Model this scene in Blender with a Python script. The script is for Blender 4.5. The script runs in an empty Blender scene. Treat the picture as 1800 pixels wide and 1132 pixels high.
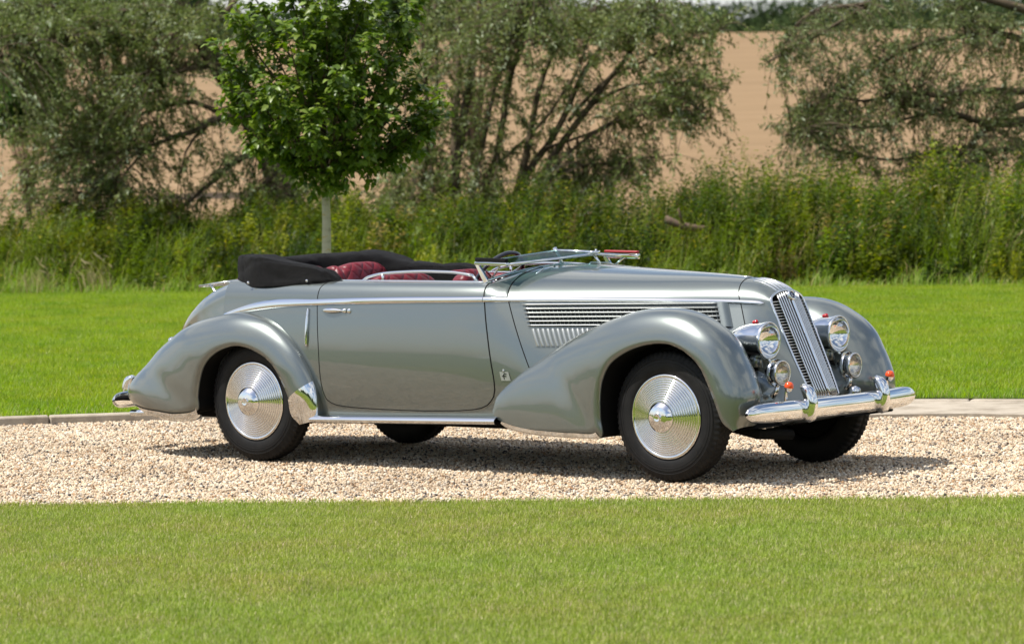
import bpy, math, random
import numpy as np
from mathutils import Matrix, Vector
PI = math.pi
R = math.radians
random.seed(7)
rng = np.random.default_rng(11)

# ------------------------------------------------------------------ camera, sky, sun, exposure
scene = bpy.context.scene
COL = scene.collection
CAM_H, CAM_PITCH, CAM_ROLL, CAM_F = 1.98340, R(2.89729), R(1.23491), 6798.0
CAR_YAW, CAR_X, CAR_Y = R(39.20695), -1.08557, 23.83006

cam = bpy.data.cameras.new('camera')
cam_ob = bpy.data.objects.new('camera', cam)
COL.objects.link(cam_ob)
cam.sensor_width = 36.0
cam.lens = CAM_F * 36.0 / 1800.0
cam.clip_start = 0.5
cam.clip_end = 3000
cam_ob.matrix_world = (Matrix.Translation((0, 0, CAM_H)) @ Matrix.Rotation(PI / 2 - CAM_PITCH, 4, 'X')
                       @ Matrix.Rotation(-CAM_ROLL, 4, 'Z'))
cam.dof.use_dof = True
cam.dof.focus_distance = 22.3
cam.dof.aperture_fstop = 5.0
scene.camera = cam_ob

SUN_DIR = Vector((-0.56, -0.13, 1.0)).normalized()        # towards the sun
sun_el = math.asin(SUN_DIR.z)
sun_az = math.atan2(SUN_DIR.x, SUN_DIR.y)
world = bpy.data.worlds.new('World')
scene.world = world
world.use_nodes = True
wn, wl = world.node_tree.nodes, world.node_tree.links
wn.clear()
w_out = wn.new('ShaderNodeOutputWorld')
w_bg = wn.new('ShaderNodeBackground')
w_bg.inputs['Strength'].default_value = 0.11
w_sky = wn.new('ShaderNodeTexSky')
w_sky.sky_type = 'NISHITA'
w_sky.sun_disc = False
w_sky.sun_elevation = sun_el
w_sky.sun_rotation = sun_az
w_sky.air_density = 1.0
w_sky.dust_density = 1.6
# broken fair-weather cloud over the whole sky, flattened towards the horizon
w_tc = wn.new('ShaderNodeTexCoord')
w_sep = wn.new('ShaderNodeSeparateXYZ')
w_add = wn.new('ShaderNodeMath'); w_add.operation = 'ADD'; w_add.inputs[1].default_value = 0.12
w_max = wn.new('ShaderNodeMath'); w_max.operation = 'MAXIMUM'; w_max.inputs[1].default_value = 0.06
w_div = wn.new('ShaderNodeVectorMath'); w_div.operation = 'DIVIDE'
w_comb = wn.new('ShaderNodeCombineXYZ')
w_noise = wn.new('ShaderNodeTexNoise')
w_noise.inputs['Scale'].default_value = 1.15
w_noise.inputs['Detail'].default_value = 7.0
w_noise.inputs['Roughness'].default_value = 0.56
w_noise.inputs['Distortion'].default_value = 0.35
w_ramp = wn.new('ShaderNodeValToRGB')
w_ramp.color_ramp.elements[0].position = 0.46
w_ramp.color_ramp.elements[1].position = 0.60
w_mix = wn.new('ShaderNodeMix'); w_mix.data_type = 'RGBA'
wl.new(w_tc.outputs['Generated'], w_sep.inputs[0])
wl.new(w_sep.outputs['Z'], w_max.inputs[0])
wl.new(w_max.outputs[0], w_add.inputs[0])
for i in range(3):
    wl.new(w_add.outputs[0], w_comb.inputs[i])
wl.new(w_tc.outputs['Generated'], w_div.inputs[0])
wl.new(w_comb.outputs[0], w_div.inputs[1])
wl.new(w_div.outputs[0], w_noise.inputs['Vector'])
wl.new(w_noise.outputs['Fac'], w_ramp.inputs['Fac'])
wl.new(w_ramp.outputs['Color'], w_mix.inputs['Factor'])
wl.new(w_sky.outputs['Color'], w_mix.inputs['A'])
w_mix.inputs['B'].default_value = (6.6, 6.7, 6.7, 1)
wl.new(w_mix.outputs['Result'], w_bg.inputs['Color'])
wl.new(w_bg.outputs[0], w_out.inputs[0])

sun = bpy.data.lights.new('sun', 'SUN')
sun.energy = 4.4
sun.angle = R(0.6)
sun.color = (1.0, 0.955, 0.88)
sun_ob = bpy.data.objects.new('sun', sun)
COL.objects.link(sun_ob)
sun_ob.rotation_euler = SUN_DIR.to_track_quat('Z', 'Y').to_euler()
sun_ob.location = (-20, -5, 40)

scene.view_settings.view_transform = 'Standard'
scene.view_settings.look = 'None'
scene.view_settings.exposure = 0.35
scene.view_settings.gamma = 1.0
scene.view_settings.use_curve_mapping = False
scene.cycles.max_bounces = 7
scene.cycles.diffuse_bounces = 3
scene.cycles.glossy_bounces = 5
scene.cycles.transmission_bounces = 6
scene.cycles.transparent_max_bounces = 8
scene.cycles.sample_clamp_indirect = 6.0
scene.cycles.caustics_reflective = False
scene.cycles.caustics_refractive = False


def at(px, py, depth):
    """the point of the place seen at that pixel of the 1800 px photograph, at that distance along +Y"""
    a, b = px - 900.0, 566.0 - py
    c, s = math.cos(CAM_ROLL), math.sin(CAM_ROLL)
    A, B = c * a + s * b, -s * a + c * b
    d = np.array([A / CAM_F, math.cos(CAM_PITCH) + math.sin(CAM_PITCH) * B / CAM_F,
                  -math.sin(CAM_PITCH) + math.cos(CAM_PITCH) * B / CAM_F])
    return np.array([0, 0, CAM_H]) + d * (depth / d[1])


# ------------------------------------------------------------------ materials
MATS = {}


def principled(name, color=(.5, .5, .5), rough=.5, metal=0.0, coat=0.0, coat_rough=.03, spec=.5, trans=0.0, ior=1.45):
    m = bpy.data.materials.new(name)
    m.use_nodes = True
    b = m.node_tree.nodes['Principled BSDF']
    b.inputs['Base Color'].default_value = (*color, 1)
    b.inputs['Roughness'].default_value = rough
    b.inputs['Metallic'].default_value = metal
    b.inputs['Coat Weight'].default_value = coat
    b.inputs['Coat Roughness'].default_value = coat_rough
    b.inputs['Specular IOR Level'].default_value = spec
    b.inputs['Transmission Weight'].default_value = trans
    b.inputs['IOR'].default_value = ior
    MATS[name] = m
    return m, m.node_tree.nodes, m.node_tree.links, b


def noise(nodes, links, scale, detail=4, rough=.55, coord='Object', vec=None):
    t = nodes.new('ShaderNodeTexNoise')
    t.inputs['Scale'].default_value = scale
    t.inputs['Detail'].default_value = detail
    t.inputs['Roughness'].default_value = rough
    if vec is None:
        tc = nodes.new('ShaderNodeTexCoord')
        vec = tc.outputs[coord]
    links.new(vec, t.inputs['Vector'])
    return t


def ramp(nodes, links, fac, stops):
    r = nodes.new('ShaderNodeValToRGB')
    el = r.color_ramp.elements
    while len(el) < len(stops):
        el.new(0.5)
    for e, (p, c) in zip(el, stops):
        e.position = p
        e.color = (*c, 1)
    links.new(fac, r.inputs['Fac'])
    return r


def bump(nodes, links, fac, bsdf, strength=.3, dist=.01, socket='Normal'):
    b = nodes.new('ShaderNodeBump')
    b.inputs['Strength'].default_value = strength
    b.inputs['Distance'].default_value = dist
    links.new(fac, b.inputs['Height'])
    links.new(b.outputs[0], bsdf.inputs[socket])


# car paint: silver green metallic under clear lacquer
m, n, l, b = principled('paint', (.19, .21, .2), .31, .75, 1.0, .012)
b.inputs['Coat IOR'].default_value = 1.75
t = noise(n, l, 900, 2)
r = ramp(n, l, t.outputs['Fac'], [(.35, (.168, .192, .184)), (.65, (.206, .233, .223))])
l.new(r.outputs[0], b.inputs['Base Color'])
t2 = noise(n, l, 3.0, 2)
bump(n, l, t2.outputs['Fac'], b, .05, .01, 'Coat Normal')

m, n, l, b = principled('chrome', (.86, .87, .88), .045, 1.0)
t = noise(n, l, 6, 3)
r = ramp(n, l, t.outputs['Fac'], [(.3, (.03,) * 3), (.8, (.085,) * 3)])
l.new(r.outputs[0], b.inputs['Roughness'])
m, n, l, b = principled('silver_paint', (.42, .44, .43), .35, .6, .6)
m, n, l, b = principled('dark_mesh', (.035, .038, .036), .6, .3)
m, n, l, b = principled('brushed', (.80, .80, .78), .2, 1.0)
m, n, l, b = principled('rubber', (.012, .012, .013), .62, 0, spec=.35)
t = noise(n, l, 14, 5)
r = ramp(n, l, t.outputs['Fac'], [(.3, (.0055, .0055, .006)), (.75, (.014, .0135, .013))])
l.new(r.outputs[0], b.inputs['Base Color'])
m, n, l, b = principled('black_under', (.006, .006, .006), .85, 0, spec=.2)
m, n, l, b = principled('seam_black', (.008, .008, .007), .8, 0, spec=.2)
m, n, l, b = principled('canvas', (.0058, .0058, .0068), .9, 0, spec=.2)
t = noise(n, l, 320, 2)
t2 = noise(n, l, 7, 4)
mx = n.new('ShaderNodeMath'); mx.operation = 'MULTIPLY_ADD'; mx.inputs[1].default_value = 3.0
l.new(t2.outputs['Fac'], mx.inputs[0]); l.new(t.outputs['Fac'], mx.inputs[2])
bump(n, l, mx.outputs[0], b, .9, .014)
b.inputs['Sheen Weight'].default_value = .05
b.inputs['Sheen Roughness'].default_value = .5
m, n, l, b = principled('leather', (.20, .010, .020), .42, 0)
tc = n.new('ShaderNodeTexCoord')
hs = []
for sgn in (1, -1):
    mp = n.new('ShaderNodeMapping')
    mp.inputs['Rotation'].default_value = (R(42) * sgn, 0, 0)
    l.new(tc.outputs['Object'], mp.inputs[0])
    wv = n.new('ShaderNodeTexWave')
    wv.bands_direction = 'Y'
    wv.inputs['Scale'].default_value = 4.2
    wv.inputs['Distortion'].default_value = .4
    l.new(mp.outputs[0], wv.inputs['Vector'])
    pw = n.new('ShaderNodeMath'); pw.operation = 'POWER'; pw.inputs[1].default_value = .35
    l.new(wv.outputs['Fac'], pw.inputs[0])
    hs.append(pw)
mn = n.new('ShaderNodeMath'); mn.operation = 'MINIMUM'
l.new(hs[0].outputs[0], mn.inputs[0]); l.new(hs[1].outputs[0], mn.inputs[1])
bump(n, l, mn.outputs[0], b, .6, .014)
tl = noise(n, l, 30, 5)
r = ramp(n, l, tl.outputs['Fac'], [(.3, (.125, .007, .014)), (.7, (.20, .013, .024))])
l.new(r.outputs[0], b.inputs['Base Color'])
m, n, l, b = principled('leather_reflection', (.36, .03, .035), .5)  # reflection of the red leather on the far rail, painted as solid colour
m, n, l, b = principled('window_glass', (.86, .93, .90), .01, 0, trans=1.0, ior=1.12)
m = bpy.data.materials.new('tinted_glass'); m.use_nodes = True; MATS['tinted_glass'] = m
n, l = m.node_tree.nodes, m.node_tree.links
tg = n.new('ShaderNodeBsdfTransparent'); tg.inputs[0].default_value = (.50, .66, .64, 1)
gg = n.new('ShaderNodeBsdfGlossy'); gg.inputs['Roughness'].default_value = .01
mg = n.new('ShaderNodeMixShader'); mg.inputs[0].default_value = .16
l.new(tg.outputs[0], mg.inputs[1]); l.new(gg.outputs[0], mg.inputs[2]); l.new(mg.outputs[0], n['Material Output'].inputs[0])
m, n, l, b = principled('lamp_glass', (.98, .98, .97), .01, 0, trans=1.0, ior=1.06)
m, n, l, b = principled('fog_glass', (.98, .92, .80), .08, 0, trans=1.0, ior=1.25)
t = n.new('ShaderNodeTexWave')
t.inputs['Scale'].default_value = 30
t.bands_direction = 'Y'
tc = n.new('ShaderNodeTexCoord'); l.new(tc.outputs['Object'], t.inputs['Vector'])
bump(n, l, t.outputs['Fac'], b, .3, .004)
m, n, l, b = principled('orange_lens', (.80, .09, .015), .12, 0, coat=.6)
b.inputs['Subsurface Weight'].default_value = .0
m, n, l, b = principled('red_jewel', (.55, .008, .012), .12, 0, coat=.7)
m, n, l, b = principled('blue_enamel', (.05, .07, .16), .2, 0, coat=.8)
m, n, l, b = principled('wood_rim', (.03, .03, .045), .25, 0, coat=.5)


def foliage(name, trans=.45, rough=.55, attr=True, base=(.1, .15, .04), spec=.3, mottled=None):
    """two-sided leaf: colour from the vertex colours, part of the light passes through"""
    m = bpy.data.materials.new(name)
    m.use_nodes = True
    n, l = m.node_tree.nodes, m.node_tree.links
    b = n['Principled BSDF']
    out = n['Material Output']
    b.inputs['Roughness'].default_value = rough
    b.inputs['Specular IOR Level'].default_value = spec
    tr = n.new('ShaderNodeBsdfTranslucent')
    mix = n.new('ShaderNodeMixShader')
    mix.inputs[0].default_value = trans
    at_ = n.new('ShaderNodeAttribute')
    at_.attribute_name = 'col'
    col = at_.outputs['Color']
    if mottled:
        geo = n.new('ShaderNodeNewGeometry')
        cur = col
        for sc, lo, hi, tint in mottled:
            t = noise(n, l, sc, 4, .6, vec=geo.outputs['Position'])
            mr = n.new('ShaderNodeMapRange')
            mr.inputs['From Min'].default_value = lo
            mr.inputs['From Max'].default_value = hi
            l.new(t.outputs['Fac'], mr.inputs['Value'])
            mm = n.new('ShaderNodeMix'); mm.data_type = 'RGBA'; mm.blend_type = 'MULTIPLY'
            mm.inputs['B'].default_value = (*tint, 1)
            l.new(mr.outputs[0], mm.inputs['Factor'])
            l.new(cur, mm.inputs['A'])
            cur = mm.outputs['Result']
        col = cur
    l.new(col, b.inputs['Base Color'])
    hsv = n.new('ShaderNodeHueSaturation')
    hsv.inputs['Saturation'].default_value = 1.1
    hsv.inputs['Value'].default_value = 1.25
    l.new(col, hsv.inputs['Color'])
    l.new(hsv.outputs[0], tr.inputs['Color'])
    l.new(b.outputs[0], mix.inputs[1])
    l.new(tr.outputs[0], mix.inputs[2])
    l.new(mix.outputs[0], out.inputs[0])
    MATS[name] = m
    return m


foliage('leaf_pear', .38, .38, spec=.5)
foliage('leaf_willow', .38, .5)
foliage('leaf_weed', .45, .5)
foliage('lawn_near', .35, .6, mottled=[(1.1, .45, .68, (1.10, .98, 1.15)), (4.0, .45, .7, (.80, .84, .8)), (.45, .45, .6, (.92, 1.0, .9)), (16.0, .5, .75, (1.18, 1.05, 1.3))])
foliage('lawn_far', .5, .5, mottled=[(.28, .40, .62, (.84, .90, .8)), (.8, .45, .62, (1.12, 1.0, 1.1)), (2.2, .45, .65, (.72, .82, .8)), (6.0, .5, .7, (1.15, 1.06, 1.3))])

m, n, l, b = principled('soil_green', (.05, .07, .018), .95, 0, spec=.1)
geo = n.new('ShaderNodeNewGeometry')
t = noise(n, l, 3.0, 8, .65, vec=geo.outputs['Position'])
r = ramp(n, l, t.outputs['Fac'], [(.3, (.035, .055, .012)), (.55, (.09, .13, .025)), (.75, (.15, .14, .05))])
l.new(r.outputs[0], b.inputs['Base Color'])
m, n, l, b = principled('gravel_bed', (.30, .25, .2), .95, 0, spec=.1)
t = noise(n, l, 60, 5, .7)
r = ramp(n, l, t.outputs['Fac'], [(.3, (.20, .155, .115)), (.7, (.44, .36, .28))])
l.new(r.outputs[0], b.inputs['Base Color'])
m, n, l, b = principled('stone', (.5, .45, .4), .8, 0, spec=.3)
a = n.new('ShaderNodeAttribute'); a.attribute_name = 'col'
t = noise(n, l, 180, 3)
mm = n.new('ShaderNodeMix'); mm.data_type = 'RGBA'; mm.blend_type = 'MULTIPLY'; mm.inputs['Factor'].default_value = 1
r = ramp(n, l, t.outputs['Fac'], [(.3, (.82, .8, .78)), (.7, (1.08, 1.07, 1.05))])
geo = n.new('ShaderNodeNewGeometry')
tw_ = noise(n, l, .9, 6, .65, vec=geo.outputs['Position'])
rw_ = ramp(n, l, tw_.outputs['Fac'], [(.35, (.78, .76, .74)), (.62, (1.0, 1.0, 1.0))])
mw_ = n.new('ShaderNodeMix'); mw_.data_type = 'RGBA'; mw_.blend_type = 'MULTIPLY'; mw_.inputs['Factor'].default_value = 1
l.new(a.outputs['Color'], mw_.inputs['A']); l.new(rw_.outputs[0], mw_.inputs['B'])
l.new(mw_.outputs['Result'], mm.inputs['A']); l.new(r.outputs[0], mm.inputs['B'])
l.new(mm.outputs['Result'], b.inputs['Base Color'])
m, n, l, b = principled('concrete', (.4, .36, .3), .9, 0, spec=.2)
t = noise(n, l, 4, 9, .7)
r = ramp(n, l, t.outputs['Fac'], [(.28, (.24, .20, .15)), (.5, (.42, .365, .29)), (.75, (.52, .46, .38))])
l.new(r.outputs[0], b.inputs['Base Color'])
t2 = noise(n, l, 80, 5, .7)
bump(n, l, t2.outputs['Fac'], b, .5, .006)
m, n, l, b = principled('field_soil', (.4, .27, .16), .95, 0, spec=.1)
geo = n.new('ShaderNodeNewGeometry')
mp = n.new('ShaderNodeMapping'); mp.inputs['Scale'].default_value = (.25, 1.0, 1.0)
l.new(geo.outputs['Position'], mp.inputs[0])
t = noise(n, l, .35, 9, .68, vec=mp.outputs[0])
r = ramp(n, l, t.outputs['Fac'], [(.3, (.205, .136, .074)), (.5, (.268, .180, .099)), (.62, (.292, .198, .112)), (.78, (.35, .245, .145))])
l.new(r.outputs[0], b.inputs['Base Color'])
m, n, l, b = principled('bark_willow', (.10, .075, .05), .9, 0, spec=.15)
t = noise(n, l, 5, 7, .7)
r = ramp(n, l, t.outputs['Fac'], [(.3, (.045, .035, .025)), (.6, (.13, .10, .065)), (.8, (.22, .17, .06))])
l.new(r.outputs[0], b.inputs['Base Color'])
bump(n, l, t.outputs['Fac'], b, .6, .03)
m, n, l, b = principled('bark_pear', (.33, .30, .26), .85, 0, spec=.2)
tc = n.new('ShaderNodeTexCoord'); mp = n.new('ShaderNodeMapping'); mp.inputs['Scale'].default_value = (1, 1, 3.2)
l.new(tc.outputs['Object'], mp.inputs[0])
t = noise(n, l, 4.0, 8, .7, vec=mp.outputs[0])
r = ramp(n, l, t.outputs['Fac'], [(.3, (.20, .16, .11)), (.44, (.48, .43, .33)), (.56, (.54, .49, .39)), (.64, (.46, .31, .07)), (.85, (.36, .28, .14))])
l.new(r.outputs[0], b.inputs['Base Color'])
bump(n, l, t.outputs['Fac'], b, .5, .01)
m, n, l, b = principled('hedge_far', (.035, .055, .02), .9, 0, spec=.1)
t = noise(n, l, .8, 8, .7)
r = ramp(n, l, t.outputs['Fac'], [(.3, (.02, .035, .012)), (.7, (.06, .09, .03))])
l.new(r.outputs[0], b.inputs['Base Color'])
m, n, l, b = principled('dead_wood', (.16, .11, .08), .9, 0, spec=.2)


# ------------------------------------------------------------------ mesh helpers
def tag(o, label=None, cat=None, group=None, kind=None):
    for k, v in (('label', label), ('category', cat), ('group', group), ('kind', kind)):
        if v:
            o[k] = v
    return o


def mesh_obj(name, verts, faces, mat, parent=None, smooth=True, colors=None):
    me = bpy.data.meshes.new(name)
    verts = np.asarray(verts, dtype=np.float32).reshape(-1, 3)
    if isinstance(faces, np.ndarray):
        k = faces.shape[1]
        nf = len(faces)
        me.vertices.add(len(verts)); me.vertices.foreach_set('co', verts.ravel())
        me.loops.add(nf * k); me.loops.foreach_set('vertex_index', faces.astype(np.int32).ravel())
        me.polygons.add(nf); me.polygons.foreach_set('loop_start', np.arange(0, nf * k, k, dtype=np.int32))
        me.update(calc_edges=True)
    else:
        me.from_pydata([tuple(map(float, v)) for v in verts], [], [tuple(f) for f in faces])
        me.update()
    if colors is not None:
        ca = me.color_attributes.new('col', 'FLOAT_COLOR', 'POINT')
        c4 = np.ones((len(verts), 4), dtype=np.float32); c4[:, :3] = colors
        ca.data.foreach_set('color', c4.ravel())
    if smooth:
        me.polygons.foreach_set('use_smooth', np.ones(len(me.polygons), dtype=bool))
    me.materials.append(MATS[mat] if isinstance(mat, str) else mat)
    ob = bpy.data.objects.new(name, me)
    COL.objects.link(ob)
    if parent is not None:
        ob.parent = parent
    return ob


def empty(name, loc=(0, 0, 0), rz=0.0, parent=None):
    o = bpy.data.objects.new(name, None)
    COL.objects.link(o)
    o.empty_display_size = .2
    o.location = loc
    o.rotation_euler = (0, 0, rz)
    if parent is not None:
        o.parent = parent
    return o


def grid_faces(nr, nc, wrap_r=False, wrap_c=False, flip=False):
    f = []
    for i in range(nr if wrap_r else nr - 1):
        for j in range(nc if wrap_c else nc - 1):
            a, b2 = i * nc + j, i * nc + (j + 1) % nc
            c, d = ((i + 1) % nr) * nc + (j + 1) % nc, ((i + 1) % nr) * nc + j
            f.append((a, d, c, b2) if flip else (a, b2, c, d))
    return f


class MB:
    """collects shapes into one mesh"""
    def __init__(s):
        s.v, s.f = [], []

    def add(s, v, f):
        o = len(s.v)
        s.v += [tuple(map(float, p)) for p in v]
        s.f += [tuple(i + o for i in q) for q in f]
        return s

    def grid(s, rows, wrap_r=False, wrap_c=False, flip=False):
        rows = [list(r_) for r_ in rows]
        return s.add([p for r_ in rows for p in r_], grid_faces(len(rows), len(rows[0]), wrap_r, wrap_c, flip))

    def box(s, c, d, rot=None):
        v = []
        for x in (-1, 1):
            for y in (-1, 1):
                for z in (-1, 1):
                    p = Vector((x * d[0] / 2, y * d[1] / 2, z * d[2] / 2))
                    if rot is not None:
                        p = rot @ p
                    v.append(p + Vector(c))
        return s.add(v, [(0, 1, 3, 2), (4, 6, 7, 5), (0, 4, 5, 1), (2, 3, 7, 6), (0, 2, 6, 4), (1, 5, 7, 3)])

    def tube(s, pts, rad, n=8, cap=True, squash=None):
        pts = [Vector(p) for p in pts]
        rad = rad if hasattr(rad, '__len__') else [rad] * len(pts)
        rows = []
        up = None
        for i, p in enumerate(pts):
            d = (pts[min(i + 1, len(pts) - 1)] - pts[max(i - 1, 0)]).normalized()
            if up is None:
                up = Vector((0, 0, 1)) if abs(d.z) < .9 else Vector((1, 0, 0))
            u = (up - d * up.dot(d)).normalized()
            w = d.cross(u)
            up = u
            a, b2 = (1, 1) if squash is None else squash
            rows.append([p + u * (math.cos(2 * PI * k / n) * rad[i] * a) + w * (math.sin(2 * PI * k / n) * rad[i] * b2) for k in range(n)])
        o = len(s.v)
        s.grid(rows, wrap_c=True)
        if cap:
            m_ = len(rows)
            s.f.append(tuple(o + k for k in reversed(range(n))))
            s.f.append(tuple(o + (m_ - 1) * n + k for k in range(n)))
        return s

    def lathe(s, prof, origin, axis, n=48):
        """prof: (radius, height along axis)"""
        ax = Vector(axis).normalized()
        u = ax.orthogonal().normalized()
        w = ax.cross(u)
        o = Vector(origin)
        rows = [[o + ax * h + (u * math.cos(2 * PI * k / n) + w * math.sin(2 * PI * k / n)) * max(r_, 1e-4) for k in range(n)] for r_, h in prof]
        return s.grid(rows, wrap_c=True)

    def build(s, name, mat, parent=None, smooth=True, mirror=1):
        v = np.array(s.v, dtype=float)
        f = s.f
        if mirror < 0:
            v = v * np.array([1, -1, 1])
            f = [tuple(reversed(q)) for q in f]
        return mesh_obj(name, v, f, mat, parent, smooth)


def sharp(ob, ang=35):
    me = ob.data
    me.polygons.foreach_set('use_smooth', np.ones(len(me.polygons), dtype=bool))
    me.set_sharp_from_angle(angle=R(ang))
    return ob


def bevel(ob, w=.004, seg=2, ang=30):
    mo = ob.modifiers.new('bevel', 'BEVEL')
    mo.width = w; mo.segments = seg; mo.limit_method = 'ANGLE'; mo.angle_limit = R(ang)
    return sharp(ob, 40)


def pchip(xs, ys):
    xs = np.asarray(xs, float); ys = np.asarray(ys, float)
    h = np.diff(xs); d = np.diff(ys) / h
    m_ = np.zeros(len(xs))
    for i in range(1, len(xs) - 1):
        if d[i - 1] * d[i] > 0:
            w1, w2 = 2 * h[i] + h[i - 1], h[i] + 2 * h[i - 1]
            m_[i] = (w1 + w2) / (w1 / d[i - 1] + w2 / d[i])
    m_[0], m_[-1] = d[0], d[-1]

    def ev(x):
        x = np.clip(np.asarray(x, float), xs[0], xs[-1])
        i = np.clip(np.searchsorted(xs, x) - 1, 0, len(xs) - 2)
        t_ = (x - xs[i]) / h[i]
        return ((1 + 2 * t_) * (1 - t_) ** 2 * ys[i] + t_ * (1 - t_) ** 2 * h[i] * m_[i]
                + t_ ** 2 * (3 - 2 * t_) * ys[i + 1] + t_ ** 2 * (t_ - 1) * h[i] * m_[i + 1])
    return ev


def catmull(P, k=6):
    P = np.asarray(P, float)
    Q = np.vstack([2 * P[0] - P[1], P, 2 * P[-1] - P[-2]])
    out = []
    for i in range(1, len(Q) - 2):
        for j in range(k):
            t_ = j / k
            out.append(.5 * (2 * Q[i] + (Q[i + 1] - Q[i - 1]) * t_ + (2 * Q[i - 1] - 5 * Q[i] + 4 * Q[i + 1] - Q[i + 2]) * t_ ** 2
                             + (3 * Q[i] - Q[i - 1] - 3 * Q[i + 1] + Q[i + 2]) * t_ ** 3))
    out.append(Q[-2])
    return np.array(out)


def grid_normals(P):
    du = np.gradient(P, axis=0); dv = np.gradient(P, axis=1)
    nn = np.cross(du, dv)
    return nn / (np.linalg.norm(nn, axis=2, keepdims=True) + 1e-9)

# ------------------------------------------------------------------ setting: ground, drive, lawns, field
def structure(o):
    o['kind'] = 'structure'
    return o


def stuff(o, label):
    o['kind'] = 'stuff'
    o['label'] = label
    return o


def sheet(name, pts, mat):
    """flat polygon given counter-clockwise as (x, y, z)"""
    return structure(mesh_obj(name, pts, [tuple(range(len(pts)))], mat, smooth=False))


def edge_y(x):                      # front edge of the drive
    return 20.33 - .153 * x


KERB = catmull([(-16, 26.1), (-9, 26.25), (-5.5, 26.40), (-3.54, 26.62), (-2.67, 26.80), (-1, 26.95), (1, 26.92), (2.7, 26.72), (3.5, 26.45), (5.5, 25.7), (9, 24.3), (16, 21.5)], 8)


def kerb_y(x):
    return float(np.interp(x, KERB[:, 0], KERB[:, 1]))


sheet('ground', [(-400, -200, -.06), (400, -200, -.06), (400, 60, -.06), (-400, 60, -.06)], 'soil_green')
sheet('lawn', [(-60, -120, -.012), (60, -120, -.012), (60, edge_y(60), -.012), (-60, edge_y(-60), -.012)], 'soil_green')
sheet('gravel_drive', [(-20, edge_y(-20) - .02, -.024), (20, edge_y(20) - .02, -.024), (20, edge_y(20) + 8.6, -.024), (-20, edge_y(-20) + 8.6, -.024)], 'gravel_bed')
kx = np.linspace(-16, 16, 65)
structure(mesh_obj('back_lawn', [(x, kerb_y(x) + .10, .036) for x in kx] + [(x, 56, .036) for x in kx],
                   [(i, i + 1, 65 + i + 1, 65 + i) for i in range(64)], 'soil_green', smooth=False))
# flush concrete strip in front of the kerb on the right
ax = np.linspace(1.0, 12, 34)
cr0 = [(x, kerb_y(x) - 1.12 + .30 * max(0, 1.9 - x) + .02 * math.sin(x * 5) + .015 * math.sin(x * 13), .018) for x in ax]
structure(MB().grid([[(x, y, -.05) for x, y, z in cr0], cr0, [(x, kerb_y(x) - .004, .024) for x in ax]]).build('concrete_strip', 'concrete', smooth=False))
kerb = structure(empty('kerb'))
s_len = np.r_[0, np.cumsum(np.linalg.norm(np.diff(KERB, axis=0), axis=1))]
kp = 0.0
while kp < s_len[-1] - .95:
    a, b_ = kp + .004, kp + .911
    pa = [np.interp(a, s_len, KERB[:, k]) for k in (0, 1)]
    pb = [np.interp(b_, s_len, KERB[:, k]) for k in (0, 1)]
    kp += .915
    if pa[0] < -8 or pa[0] > 9:
        continue
    d = Vector((pb[0] - pa[0], pb[1] - pa[1], 0))
    ht = .052 if pa[0] < .8 else .034
    mb = MB()
    mb.box(((pa[0] + pb[0]) / 2 - d.y / d.length * .065, (pa[1] + pb[1]) / 2 + d.x / d.length * .065, ht / 2 - .05 + random.uniform(-.002, .002)), (d.length, .13, ht + .10), Matrix.Rotation(math.atan2(d.y, d.x), 3, 'Z'))
    bevel(mb.build('kerb_stone', 'concrete', kerb, smooth=False), .012, 2)

# the sown field climbing to the skyline
fx = np.linspace(-1, 1, 31)
rows = []
for y in [50, 54, 60, 75, 100, 140, 180, 220, 260, 300, 330]:
    zf = np.interp(y, [50, 54, 60, 100, 200, 300, 330], [.30, .10, .15, 1.1, 4.7, 8.8, 9.2])
    rows.append([(u * (40 + y * .8), y, zf + .15 * math.sin(u * 9 + y * .05)) for u in fx])
structure(MB().grid(rows).build('field', 'field_soil'))


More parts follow.
